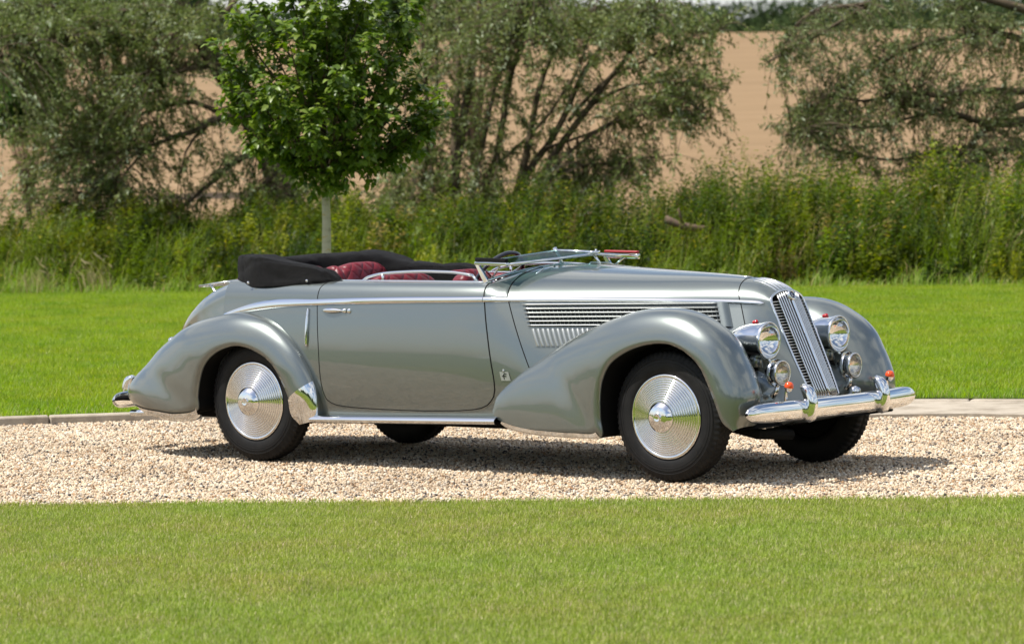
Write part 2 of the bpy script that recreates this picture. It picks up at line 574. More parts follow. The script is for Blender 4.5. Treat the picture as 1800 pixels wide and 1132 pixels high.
# ------------------------------------------------------------------ tiles of stones and grass, laid out by geometry nodes
def tile(ob, nx, ny, size):
    ng = bpy.data.node_groups.new(ob.name + '_tiling', 'GeometryNodeTree')
    ng.interface.new_socket('Geometry', in_out='INPUT', socket_type='NodeSocketGeometry')
    ng.interface.new_socket('Geometry', in_out='OUTPUT', socket_type='NodeSocketGeometry')
    gi, go = ng.nodes.new('NodeGroupInput'), ng.nodes.new('NodeGroupOutput')
    gd = ng.nodes.new('GeometryNodeMeshGrid')
    gd.inputs['Size X'].default_value = (nx - 1) * size
    gd.inputs['Size Y'].default_value = (ny - 1) * size
    gd.inputs['Vertices X'].default_value = nx
    gd.inputs['Vertices Y'].default_value = ny
    ip = ng.nodes.new('GeometryNodeInstanceOnPoints')
    rv = ng.nodes.new('FunctionNodeRandomValue'); rv.data_type = 'INT'
    rv.inputs['Min'].default_value = 0 if 'Min' in rv.inputs else 0
    for i_ in rv.inputs:
        if i_.type == 'INT' and i_.name == 'Min': i_.default_value = 0
        if i_.type == 'INT' and i_.name == 'Max': i_.default_value = 3
        if i_.name == 'Seed': i_.default_value = 5
    mu = ng.nodes.new('ShaderNodeMath'); mu.operation = 'MULTIPLY'; mu.inputs[1].default_value = PI / 2
    cx_ = ng.nodes.new('ShaderNodeCombineXYZ')
    er = ng.nodes.new('FunctionNodeEulerToRotation')
    L = ng.links.new
    L(gd.outputs['Mesh'], ip.inputs['Points']); L(gi.outputs[0], ip.inputs['Instance'])
    ro = [o_ for o_ in rv.outputs if o_.type == 'INT'][0]
    L(ro, mu.inputs[0]); L(mu.outputs[0], cx_.inputs['Z']); L(cx_.outputs[0], er.inputs[0]); L(er.outputs[0], ip.inputs['Rotation'])
    L(ip.outputs[0], go.inputs[0])
    mo = ob.modifiers.new('tiling', 'NODES'); mo.node_group = ng


def pick(n_, cols, w):
    cols = np.array(cols); w = np.array(w, float) / sum(w)
    c = cols[rng.choice(len(cols), n_, p=w)]
    return c * rng.uniform(.8, 1.2, (n_, 1))


g_ = (1 + 5 ** .5) / 2
ICO_V = np.array([(-1, g_, 0), (1, g_, 0), (-1, -g_, 0), (1, -g_, 0), (0, -1, g_), (0, 1, g_), (0, -1, -g_), (0, 1, -g_), (g_, 0, -1), (g_, 0, 1), (-g_, 0, -1), (-g_, 0, 1)], float) / math.hypot(1, g_)
ICO_F = np.array([(0, 11, 5), (0, 5, 1), (0, 1, 7), (0, 7, 10), (0, 10, 11), (1, 5, 9), (5, 11, 4), (11, 10, 2), (10, 7, 6), (7, 1, 8), (3, 9, 4), (3, 4, 2), (3, 2, 6), (3, 6, 8), (3, 8, 9), (4, 9, 5), (2, 4, 11), (6, 2, 10), (8, 6, 7), (9, 8, 1)])


def rand_rot(n_):
    q = rng.normal(size=(n_, 4)); q /= np.linalg.norm(q, axis=1, keepdims=True)
    w, x, y, z = q.T
    return np.stack([np.stack([1 - 2 * (y * y + z * z), 2 * (x * y - z * w), 2 * (x * z + y * w)], -1),
                     np.stack([2 * (x * y + z * w), 1 - 2 * (x * x + z * z), 2 * (y * z - x * w)], -1),
                     np.stack([2 * (x * z - y * w), 2 * (y * z + x * w), 1 - 2 * (x * x + y * y)], -1)], 1)


def stones(n_, size, smin, smax, zlo, zhi):
    P = np.c_[rng.uniform(-size / 2, size / 2, (n_, 2)), rng.uniform(zlo, zhi, n_)]
    rad = smin + (smax - smin) * rng.beta(1.6, 3.2, n_)
    S = rad[:, None] * rng.uniform([.75, .6, .45], [1.3, 1.0, .8], (n_, 3))
    V = ICO_V[None] * (1 + rng.uniform(-.22, .22, (n_, 12, 1))) * S[:, None, :]
    V = np.einsum('nij,nkj->nki', rand_rot(n_), V) + P[:, None]
    F = ICO_F[None] + (np.arange(n_) * 12)[:, None, None]
    C = pick(n_, [(.76, .635, .47), (.67, .525, .36), (.80, .72, .595), (.47, .345, .23), (.50, .31, .17), (.22, .185, .155), (.08, .075, .075)], [30, 24, 20, 10, 6, 6, 5])
    return V.reshape(-1, 3), F.reshape(-1, 3), np.repeat(C, 12, 0)


V, F, C = stones(11500, 1.5, .0055, .0185, -.018, -.003)
gv = stuff(mesh_obj('gravel', V, F, 'stone', smooth=False, colors=C), 'loose pale tan gravel covering the drive under the car')
gv.rotation_euler = (0, 0, math.atan(-.153))
NXG, NYG, SZ = 17, 5, 1.5
cdir = np.array([math.cos(math.atan(-.153)), math.sin(math.atan(-.153))]); cn = np.array([-cdir[1], cdir[0]])
gc = np.array([0, 20.33]) + cn * (NYG * SZ / 2)
gv.location = (gc[0], gc[1], 0)
tile(gv, NXG, NYG, SZ)


def blades(P, h, w, lean, az, col, bend=.5):
    """bent grass blades, three triangles each"""
    n_ = len(P)
    d = np.c_[np.cos(az), np.sin(az), np.zeros(n_)]
    sd = np.c_[-np.sin(az + rng.uniform(-1, 1, n_)), np.cos(az), np.zeros(n_)]
    up = np.array([0, 0, 1.0])
    m_ = P + up * (h * .55)[:, None] + d * (h * lean * .35)[:, None]
    t_ = P + up * (h * (1 - .35 * lean * bend))[:, None] + d * (h * lean)[:, None]
    V = np.stack([P - sd * w[:, None] / 2, P + sd * w[:, None] / 2, m_ - sd * w[:, None] * .38, m_ + sd * w[:, None] * .38, t_], 1)
    o = (np.arange(n_) * 5)[:, None]
    F = np.concatenate([o + np.array([[0, 1, 3]]), o + np.array([[0, 3, 2]]), o + np.array([[2, 3, 4]])], 1).reshape(-1, 3)
    return V.reshape(-1, 3), F, np.repeat(col, 5, 0)


def grass_patch(n_, size, h0, h1, w0, w1, cols, wts, lean=.7):
    P = np.c_[rng.uniform(-size / 2, size / 2, (n_, 2)), np.full(n_, -.005)]
    return blades(P, rng.uniform(h0, h1, n_), rng.uniform(w0, w1, n_), rng.uniform(.1, lean, n_), rng.uniform(0, 2 * PI, n_), pick(n_, cols, wts))


V, F, C = grass_patch(15500, 1.0, .013, .031, .0021, .0037, [(.31, .385, .055), (.35, .42, .07), (.39, .45, .10), (.25, .34, .045), (.66, .58, .33), (.56, .50, .26)], [30, 30, 20, 12, 8, 6], .9)
lg = stuff(mesh_obj('lawn_grass', V, F, 'lawn_near', smooth=False, colors=C), 'short mown lawn grass with straw flecks in the foreground')
lg.rotation_euler = (0, 0, math.atan(-.153))
c_ = np.array([0, 20.33]) - cn * (9 * 1.0 / 2) + cn * .02
lg.location = (c_[0], c_[1], 0)
tile(lg, 17, 9, 1.0)
V, F, C = grass_patch(7000, 1.25, .03, .075, .004, .007, [(.285, .405, .032), (.325, .44, .038), (.37, .46, .06), (.235, .355, .026), (.5, .48, .18)], [30, 30, 18, 14, 3], .9)
bg = stuff(mesh_obj('back_lawn_grass', V, F, 'lawn_far', smooth=False, colors=C), 'bright green lawn grass between the kerb and the weeds')
# laid from behind the kerb to the foot of the weeds
bg.location = (0, 27.45 + 1.25 * 16 / 2, .040)
tile(bg, 17, 16, 1.25)
# strip right behind the kerb, following its curve
nb = 34000
x = rng.uniform(-8, 8.5, nb)
ky = np.interp(x, KERB[:, 0], KERB[:, 1])
P = np.c_[x, ky + .12 + rng.uniform(0, 1, nb) ** 1.3 * np.clip(27.65 - ky, .25, 6), np.full(nb, .034)]
V, F, C = blades(P, rng.uniform(.03, .07, nb), rng.uniform(.004, .007, nb), rng.uniform(.1, .9, nb), rng.uniform(0, 2 * PI, nb), pick(nb, [(.26, .405, .032), (.30, .44, .038), (.35, .46, .06), (.5, .45, .2)], [30, 30, 18, 5]))
stuff(mesh_obj('kerb_edge_grass', V, F, 'lawn_far', smooth=False, colors=C), 'lawn grass growing along the back of the kerb')
# ragged lip of the near lawn over the gravel
nb = 9000
x = rng.uniform(-7, 7, nb)
P = np.c_[x, edge_y(x) + rng.normal(0, .022, nb) + .02 * np.sin(x * 3.1) + .012 * np.sin(x * 11), np.full(nb, -.004)]
V, F, C = blades(P, rng.uniform(.02, .05, nb), rng.uniform(.003, .005, nb), rng.uniform(.2, 1, nb), rng.uniform(0, 2 * PI, nb), pick(nb, [(.30, .385, .055), (.35, .42, .07), (.38, .44, .10), (.58, .50, .28)], [30, 30, 20, 9]))
stuff(mesh_obj('lawn_lip_grass', V, F, 'lawn_near', smooth=False, colors=C), 'ragged grass fringe where the near lawn meets the gravel')

# ------------------------------------------------------------------ the bank of weeds
def bank_front(x):
    return 45.6 - .30 * x


def bank_z(x, y):
    d = np.clip((y - bank_front(x)) / 3.2, 0, 1)
    return .03 + .42 * d * d * (3 - 2 * d)


bx = np.linspace(-14, 14, 41)
structure(MB().grid([[(x, bank_front(x) + t_, float(bank_z(x, bank_front(x) + t_)) - .01) for x in bx] for t_ in (-.2, .4, .8, 1.2, 1.6, 2.0, 2.5, 3.2, 4.5, 6.5)]).build('bank', 'soil_green'))


def leaf_quads(P, D, N, L, W, col):
    """diamond leaves with a raised edge: P base, D direction, N upper side"""
    S = np.cross(D, N); S /= np.linalg.norm(S, axis=1, keepdims=True) + 1e-9
    N = np.cross(S, D)
    L, W = L[:, None], W[:, None]
    V = np.stack([P, P + D * L * .45 + S * W / 2 + N * W * .18, P + D * L - N * L * .10, P + D * L * .45 - S * W / 2 + N * W * .18], 1)
    n_ = len(P)
    F = (np.arange(n_) * 4)[:, None] + np.array([[0, 1, 2, 3]])
    return V.reshape(-1, 3), F, np.repeat(col, 4, 0)


def unit(v):
    return v / (np.linalg.norm(v, axis=-1, keepdims=True) + 1e-9)


def top_h(x):
    """height of the growth along the bank: lower to the left, tall on the right"""
    return np.interp(x, [-8, -4, -1, 1.2, 2.6, 4, 6, 8], [.66, .62, .66, .74, .98, .95, .90, .88]) + .10 * np.sin(x * 2.3 + 1) + .07 * np.sin(x * 5.1) + .05 * np.sin(x * 11.3)


nc_ = 760
ccx = rng.uniform(-9.5, 9, nc_)
ccd = rng.uniform(0, 1, nc_) ** .85 * 3.6
cch = rng.uniform(.80, 1.12, nc_)
cct = rng.uniform(.42, 1.25, nc_) * (.85 + .25 * (ccx > 3.2))
cck = rng.uniform(0, 1, nc_)
cci = np.repeat(np.arange(nc_), 8)
ns = len(cci)
x = ccx[cci] + rng.normal(0, .12, ns)
dep = np.clip(ccd[cci] + rng.normal(0, .15, ns), 0, 4)
y = bank_front(x) + dep
z = bank_z(x, y)
h = top_h(x) * rng.uniform(.75, 1.10, ns) * cch[cci] * np.clip(.40 + dep * .62, 0, 1.05)
lean = rng.normal(0, .10, (ns, 2)) + np.array([.06, -.05])
kind_ = cck[cci]
per = 32
u = np.tile(np.linspace(.06, 1, per), (ns, 1)) + rng.uniform(-.02, .02, (ns, per))
Pb = np.stack([x[:, None] + lean[:, :1] * h[:, None] * u ** 2, y[:, None] + lean[:, 1:] * h[:, None] * u ** 2, z[:, None] + h[:, None] * u], -1).reshape(-1, 3)
az = (np.arange(per)[None] * 2.4 + rng.uniform(0, 6.28, (ns, 1)) + rng.normal(0, .4, (ns, per))).ravel()
up_ = np.where(np.repeat(kind_ > .72, per), rng.uniform(.6, 1.6, ns * per), rng.uniform(-.45, .5, ns * per))
D = unit(np.c_[np.cos(az), np.sin(az), up_])
N = unit(np.c_[rng.normal(0, .35, (ns * per, 2)), np.ones(ns * per)])
szf = (1.15 - .6 * u).ravel() * np.repeat(rng.uniform(.7, 1.25, ns), per)
spiky = np.repeat(kind_ > .72, per)
L = np.where(spiky, .125, .105) * szf * rng.uniform(.7, 1.2, ns * per)
W = L * np.where(spiky, .22, .50)
base_c = pick(nc_, [(.095, .16, .020), (.125, .20, .024), (.20, .265, .034), (.045, .090, .018), (.25, .30, .045), (.28, .24, .10)], [26, 24, 16, 22, 9, 3])
base_c = base_c[cci] * np.array([1.0, .92, .74]) * cct[cci][:, None]
C = np.repeat(base_c, per, 0) * rng.uniform(.75, 1.25, (ns * per, 1))
yel = rng.uniform(0, 1, ns * per) < .012
C[yel] = (.42, .36, .05)
V1, F1, C1 = leaf_quads(Pb, D, N, L, W, C)
weeds = stuff(mesh_obj('weeds', V1, F1, 'leaf_weed', smooth=False, colors=C1), 'tall green nettles and weeds along the bank behind the lawn')
# stalks
mb_v, mb_f = [], []
sx = np.stack([x, y, z], -1); tx = np.stack([x + lean[:, 0] * h, y + lean[:, 1] * h, z + h], -1)
o1 = np.array([.004, 0, 0]); o2 = np.array([-.002, .0035, 0]); o3 = np.array([-.002, -.0035, 0])
V = np.stack([sx + o1, sx + o2, sx + o3, tx], 1).reshape(-1, 3)
F = ((np.arange(ns) * 4)[:, None, None] + np.array([[[0, 1, 3], [1, 2, 3], [2, 0, 3]]])).reshape(-1, 3)
stuff(mesh_obj('weed_stalks', V, F, 'leaf_weed', smooth=False, colors=np.repeat(base_c * 1.1, 4, 0)), 'thin upright stalks among the weeds on the bank')
# long grass among and before the weeds
ng_ = 22000
x = rng.uniform(-9.5, 9, ng_)
dep = rng.uniform(0, 1, ng_) ** 1.5 * 2.6 - .35
y = bank_front(x) + dep
P = np.c_[x, y, bank_z(x, y) - .01]
clump = .5 + .5 * np.sin(x * 4.1 + 1.5 * np.sin(x * 1.7))
hh = (.20 + .42 * rng.uniform(0, 1, ng_) * (.5 + .8 * clump)) * np.clip(.55 + dep * .5, .3, 1.2)
cg = pick(ng_, [(.22, .33, .035), (.18, .29, .03), (.27, .37, .06), (.32, .31, .09), (.45, .38, .18)], [30, 28, 20, 8, 5])
V, F, C = blades(P, hh, rng.uniform(.006, .012, ng_), rng.uniform(.2, 1.1, ng_), rng.normal(.4, 1.3, ng_), cg, .9)
stuff(mesh_obj('long_grass', V, F, 'leaf_weed', smooth=False, colors=C), 'long arching grass at the foot of the weeds')


nt_ = 12000
x = rng.uniform(-9.5, 9, nt_)
dep = rng.uniform(.25, 3.2, nt_)
y = bank_front(x) + dep
P = np.c_[x, y, bank_z(x, y) - .01]
right = np.clip((x - 1.5) / 2.5, 0, 1)
hh = top_h(x) * rng.uniform(.6, 1.18, nt_) * np.clip(.45 + dep * .5, .3, 1)
cg = pick(nt_, [(.19, .27, .03), (.15, .23, .025), (.25, .32, .05)], [3, 3, 2])
st_m = rng.uniform(0, 1, nt_) < .06 + .20 * right * (.5 + .5 * np.sin(x * 2.1 + 1))
cg[st_m] = pick(int(st_m.sum()), [(.48, .40, .20), (.40, .34, .15)], [1, 1])
V, F, C = blades(P, hh, rng.uniform(.008, .014, nt_), rng.uniform(.08, .8, nt_), rng.normal(.3, 1.2, nt_), cg, .9)
stuff(mesh_obj('reed_grass', V, F, 'leaf_weed', smooth=False, colors=C), 'tall green and straw grass blades standing among the weeds')


def dry_tuft(px, py, depth, n_, hgt, label, az0=.2, col=((.42, .34, .17), (.50, .41, .22), (.32, .27, .12))):
    p0 = at(px, py, depth)
    p0[2] = float(bank_z(p0[0], p0[1]))
    P = np.c_[rng.normal(0, .13, n_), rng.normal(0, .16, n_), np.zeros(n_)]
    V, F, C = blades(P, rng.uniform(.6, 1.05, n_) * hgt, rng.uniform(.008, .013, n_), rng.uniform(.1, .75, n_), rng.normal(az0, .6, n_), pick(n_, col, [4, 3, 3]), .8)
    root = empty('dry_grass_tuft', tuple(p0))
    tag(root, label, 'grass tuft', 'dry grass tufts on the bank')
    mesh_obj('blades', V, F, 'leaf_weed', root, smooth=False, colors=C)
    k = max(8, n_ // 9)                                   # seed heads
    P2 = np.c_[rng.normal(.25 * hgt, .16, k), rng.normal(0, .14, k), rng.uniform(.65, 1.0, k) * hgt]
    a_ = rng.normal(az0, .6, k)
    D_ = unit(np.c_[np.cos(a_) * .7, np.sin(a_) * .3, rng.uniform(.2, .9, k)])
    V, F, C = leaf_quads(P2, D_, unit(rng.normal(size=(k, 3))), rng.uniform(.10, .19, k), rng.uniform(.014, .024, k), pick(k, [(.52, .43, .26), (.45, .36, .2)], [1, 1]))
    mesh_obj('seed_heads', V, F, 'leaf_weed', root, smooth=False, colors=C)['kind'] = 'stuff'


dry_tuft(1500, 500, 45.5, 120, .62, 'tan dry grass clump leaning right below the right willow', .1)
dry_tuft(1420, 500, 45.6, 60, .50, 'thin tan grass clump left of the larger leaning clump', .1)
dry_tuft(1560, 480, 46.3, 110, .85, 'tall upright pale grass clump above the leaning tan clump', .3)
dry_tuft(1750, 500, 45.2, 70, .60, 'straw grass clump by the right edge of the photo', .6)
dry_tuft(70, 505, 47.4, 80, .42, 'low straw grass clump near the left edge of the photo', 2.4)
dry_tuft(170, 510, 47.2, 70, .45, 'low seeding grass clump left of the car, second from the left edge', 2.6)
dry_tuft(1290, 470, 46.2, 40, .62, 'sparse seeding grass clump behind the front end of the hood', .2)
# a fallen branch caught in the weeds
fb0 = [at(1168, 385, 46.2), at(1200, 398, 46.2), at(1240, 403, 46.25), at(1285, 408, 46.3), at(1315, 402, 46.4)]
fbr = MB().tube(catmull(fb0, 3), [.05, .05, .045, .045, .05, .04, .04, .04, .035, .03, .03, .02, .012], 7)
fbr.tube([fb0[1], fb0[1] + np.array([-.05, -.1, .22])], [.03, .008], 5)
tag(fbr.build('fallen_branch', 'dead_wood'), 'bare brown fallen branch lying in the weeds above the hood', 'branch')

# ------------------------------------------------------------------ trees
def pear_tree():
    dep = 33.0
    base = at(575, 520, dep)
    root = empty('young_tree', (base[0], base[1], .03))
    tag(root, 'young leafy green tree with slim pale trunk standing behind the car', 'tree')
    org = np.array([base[0], base[1], .03])
    def loc(px, py, d=0.0):
        return at(px, py, dep + d) - org
    zt = [loc(575, 520), loc(574, 445), loc(574, 390), loc(573, 340), loc(578, 260), loc(582, 180), loc(578, 90), loc(575, 0), loc(575, -90)]
    zt[0] = np.array([0, 0, -.03]); zt = [np.array([0, 0, -.03]), np.array([0, 0, .5])] + [p for p in zt[1:]]
    MB().tube(catmull(zt, 3), list(np.interp(np.linspace(0, 1, 3 * (len(zt) - 1) + 1), [0, .3, .55, 1], [.046, .037, .032, .008])), 12).build('trunk', 'bark_pear', root)
    env = np.array([(-170, 520, 640), (-100, 470, 690), (-40, 425, 735), (0, 405, 738), (40, 385, 735), (80, 378, 728), (120, 388, 742), (160, 398, 768), (190, 412, 772), (215, 440, 762), (235, 462, 735), (255, 500, 680), (275, 528, 640), (300, 550, 606)], float)
    br = MB()
    P, D, N, L, W, C = [], [], [], [], [], []
    tips = [(384, 70, -.1), (392, 120, .2), (415, 30, -.3), (412, 185, .1), (442, 232, -.2), (478, 150, -.8), (470, 250, .4), (505, 60, -.85), (520, 285, -.1), (548, 210, -.9), (585, 312, -.25), (600, 130, -1.0), (622, 262, -.5), (655, 60, -.85), (668, 205, -.75),
            (700, 255, -.2), (735, 232, .1), (774, 165, .0), (765, 205, -.3), (742, 120, -.3), (722, 60, .2), (712, 10, -.4), (655, -40, -.5), (740, -10, .3), (590, -60, -.6), (500, -40, -.4), (440, -20, .2), (560, -140, 0), (630, -130, .2), (480, -100, .2),
            (500, 180, .8), (600, 100, .95), (690, 150, .7), (560, 20, .9), (660, 10, .8), (600, 240, .6), (440, 110, .6), (590, 30, -.3), (540, 110, .1), (640, 150, .1), (560, 250, .2), (470, 60, .3), (690, 90, -.4), (450, 160, -.45), (575, 5, -.7), (620, -10, -.2), (540, -20, .4), (580, 70, .3), (600, 180, -.2), (630, 20, .4), (530, 40, -.6), (560, 150, .6), (610, 60, -.7)]
    shoots = []
    for (tx_, ty_, td_) in tips:
        tip = loc(tx_, ty_, td_)
        rt = np.array([tip[0] * .05 + .02, tip[1] * .05, max(1.55, tip[2] - .55 - .55 * math.hypot(tip[0], tip[1]))])
        md = rt * .5 + tip * .5 + np.array([tip[0] * .12, tip[1] * .12, -.06])
        bp = [(1 - t_) ** 2 * rt + 2 * t_ * (1 - t_) * md + t_ * t_ * tip for t_ in np.linspace(0, 1, 7)]
        br.tube(bp, list(np.linspace(.017, .003, 7)), 6, cap=False)
        ns_ = random.randint(22, 30)
        for q in range(ns_):
            t_ = random.uniform(.30, 1.0) ** .8
            p = (1 - t_) ** 2 * rt + 2 * t_ * (1 - t_) * md + t_ * t_ * tip
            d = unit(rng.normal(size=3) + np.array([tip[0], tip[1], 0]) * .5 + np.array([0, 0, .35]))
            ln = random.uniform(.09, .24) * (1.15 - .4 * t_)
            shoots.append((p, p + d * ln, t_))
            if q % 2 == 0:
                br.tube([p, p + d * ln], [.004, .0015], 4, cap=False)
    for (st_, tip, ft_) in shoots:
        sd = unit(tip - st_)
        nl = random.randint(8, 13)
        outer = math.hypot(tip[0], tip[1])
        for q in range(nl):
            f = q / (nl - 1)
            p = st_ + (tip - st_) * (.25 + .80 * f) + rng.normal(0, .016, 3)
            b_ = q * 2.4 + random.uniform(-.5, .5)
            d = unit(np.array([math.cos(b_), math.sin(b_), random.uniform(-.75, .35)]) + sd * .55)
            P.append(p); D.append(d)
            N.append(unit(np.array([tip[0] * .25 + random.gauss(0, .38), tip[1] * .25 + random.gauss(0, .38), 1.0])))
            L.append(random.uniform(.054, .092)); W.append(random.uniform(.56, .72) * L[-1])
            young = max(0, (f - .7) * 3.3) * (ft_ > .8) * random.random()
            c = np.array(random.choice([(.100, .170, .016), (.126, .205, .020), (.076, .138, .015), (.18, .25, .03)]))
            C.append(c * (1 - young) + np.array([.32, .42, .10]) * young)
    br.build('branches', 'bark_willow', root)
    P, D, N, L, W, C = map(np.array, (P, D, N, L, W, C))
    # curved, folded leaf: base, two sides, midrib, tip
    S = unit(np.cross(D, N)); N = np.cross(S, D)
    L_, W_ = L[:, None], W[:, None]
    cv = rng.uniform(.15, .5, (len(P), 1))
    V = np.stack([P, P + D * L_ * .38 + S * W_ / 2 + N * W_ * .10, P + D * L_ * .45 - N * L_ * cv * .10, P + D * L_ * .38 - S * W_ / 2 + N * W_ * .10,
                  P + D * L_ * .72 + S * W_ * .32 - N * L_ * cv * .25, P + D * L_ * .72 - S * W_ * .32 - N * L_ * cv * .25, P + D * L_ - N * L_ * cv * .85], 1)
    Fb = np.array([(0, 1, 2), (0, 2, 3), (1, 4, 2), (2, 5, 3), (2, 4, 6), (2, 6, 5)])
    F = ((np.arange(len(P)) * 7)[:, None, None] + Fb[None]).reshape(-1, 3)
    mesh_obj('crown', V.reshape(-1, 3), F, 'leaf_pear', root, smooth=True, colors=np.repeat(C, 7, 0))


pear_tree()


def willow(name, label, base_px, depth, limbs, clumps, cols, wts, leaf=(.052, .092), lw=(.24, .36), per=(17, 30), cat='tree', grp=None, droop=.12, spread=1.1, dens=1.3):
    base = at(base_px[0], base_px[1], depth)
    org = np.array([base[0], base[1], float(bank_z(base[0], base[1])) if depth < 56 else .15])
    root = empty(name, tuple(org))
    tag(root, label, cat, grp)
    lm = MB()
    S = []
    for pts, r0, r1, dd in limbs:
        q = [at(px, py, depth + dd * (i / (len(pts) - 1))) - org for i, (px, py) in enumerate(pts)]
        c = catmull(q, 5)
        jit = np.cumsum(rng.normal(0, .006, c.shape), axis=0); jit -= np.linspace(0, 1, len(c))[:, None] * jit[-1]
        c = c + jit
        lm.tube(c, list(np.linspace(r0, r1, len(c))), 8 if r0 > .05 else 6)
        n0 = 0 if r0 < .06 else len(c) // 3
        S.append(c[n0:])
    lm.build('trunk', 'bark_willow', root)
    S = np.vstack(S)
    tw = MB()
    P, D, C = [], [], []
    cols = np.array(cols); wts = np.array(wts, float) / sum(wts)
    for px, py, rx, ry, n_ in clumps:
        for _ in range(int(n_ * dens * (.55 if dens > 1.6 and py > 270 else 1))):
            e = at(px + random.gauss(0, rx * .62), py + random.gauss(0, ry * .62), depth + random.gauss(0, spread)) - org
            if e[2] < .25:
                continue
            dist = np.linalg.norm(S - e, axis=1)
            i = np.argsort(dist)[random.randint(0, 5)]
            st_ = S[i]
            v = e - st_
            ln = np.linalg.norm(v)
            mid = st_ + v * .5 + np.array([random.gauss(0, .06), random.gauss(0, .06), .10 * ln])
            e = e - np.array([0, 0, droop * ln])
            pts = np.array([(1 - t_) ** 2 * st_ + 2 * t_ * (1 - t_) * mid + t_ * t_ * e for t_ in np.linspace(0, 1, 6)])
            r0 = min(.009, .003 + .004 * ln)
            tw.tube(pts, list(np.linspace(r0, .002, 6)), 3, cap=False)
            tone = cols[rng.choice(len(cols), p=wts)]
            for _2 in range(random.randint(*per)):
                t_ = random.uniform(max(.25, 1 - .75 / max(ln, .4)), 1.03)
                p = (1 - t_) ** 2 * st_ + 2 * t_ * (1 - t_) * mid + t_ * t_ * e
                d = unit((e - mid)) * .8 + np.array([random.gauss(0, .65), random.gauss(0, .65), random.gauss(-.1, .6)])
                P.append(p + np.array([random.gauss(0, .02), random.gauss(0, .02), random.gauss(0, .02)])); D.append(d)
                c = tone if random.random() < .6 else cols[rng.choice(len(cols), p=wts)]
                C.append(c * random.uniform(.75, 1.3))
    tw.build('twigs', 'bark_willow', root)
    P, D, C = np.array(P), unit(np.array(D)), np.array(C)
    n_ = len(P)
    L = rng.uniform(*leaf, n_)
    V, F, CC = leaf_quads(P, D, unit(rng.normal(size=(n_, 3)) + np.array([0, 0, .8])), L, L * rng.uniform(*lw, n_), C)
    mesh_obj('crown', V, F, 'leaf_willow', root, smooth=False, colors=CC)
    return root


WC = [(.130, .170, .046), (.160, .205, .055), (.10, .138, .036), (.25, .295, .115), (.45, .51, .33), (.22, .24, .065)]
WW = [30, 26, 16, 12, 7, 8]
willow('leaning_willow', 'old willow with a thick leaning dark trunk behind the young tree', (520, 420), 51.0,
       [([(530, 430), (500, 330), (462, 250), (425, 170), (385, 115), (352, 60), (318, 5), (290, -60)], .19, .10, 0),
        ([(442, 205), (405, 208), (372, 214), (345, 232), (305, 242), (255, 262)], .075, .015, -.6),
        ([(372, 214), (350, 235), (330, 262), (318, 300)], .035, .008, -.4),
        ([(400, 140), (360, 115), (300, 128), (240, 128)], .05, .012, .6), ([(385, 112), (345, 120), (290, 130), (255, 150)], .04, .012, -.8),
        ([(352, 62), (310, 62), (270, 75), (200, 62), (130, 62), (70, 82), (0, 98), (-50, 104)], .065, .018, -1.2),
        ([(470, 262), (420, 280), (385, 312), (345, 345), (300, 388)], .05, .016, -.8), ([(500, 295), (470, 315), (452, 355), (437, 405)], .05, .022, -.6),
        ([(430, 180), (380, 195), (325, 180), (240, 205), (160, 235), (110, 280)], .045, .010, .8),
        ([(330, 25), (260, 10), (180, 25), (90, 10), (0, 20)], .05, .012, .5), ([(352, 60), (400, 20), (440, -40)], .06, .03, .3),
        ([(190, 230), (180, 270), (178, 330), (170, 380)], .02, .008, 0), ([(255, 262), (225, 300), (200, 345)], .022, .008, -.3)],
       [(60, 40, 90, 55, 150), (200, 40, 100, 50, 180), (330, 20, 70, 40, 110), (90, 130, 110, 60, 170), (210, 130, 80, 60, 120), (110, 220, 110, 60, 130), (230, 220, 90, 60, 85), (310, 180, 60, 60, 36),
        (60, 300, 70, 50, 42), (170, 310, 90, 50, 55), (290, 300, 80, 50, 38), (390, 270, 60, 60, 34), (430, 330, 60, 50, 34), (300, 370, 100, 30, 26), (80, 360, 80, 30, 22), (520, 300, 70, 60, 60), (420, 90, 40, 60, 26), (20, 20, 60, 40, 60), (460, 400, 80, 30, 24), (60, 340, 80, 40, 60), (190, 350, 90, 40, 70), (320, 370, 90, 30, 60), (460, 380, 70, 40, 60), (560, 350, 60, 50, 60), (300, 110, 60, 50, 50), (150, 290, 90, 40, 60)], WC, WW, dens=1.65)
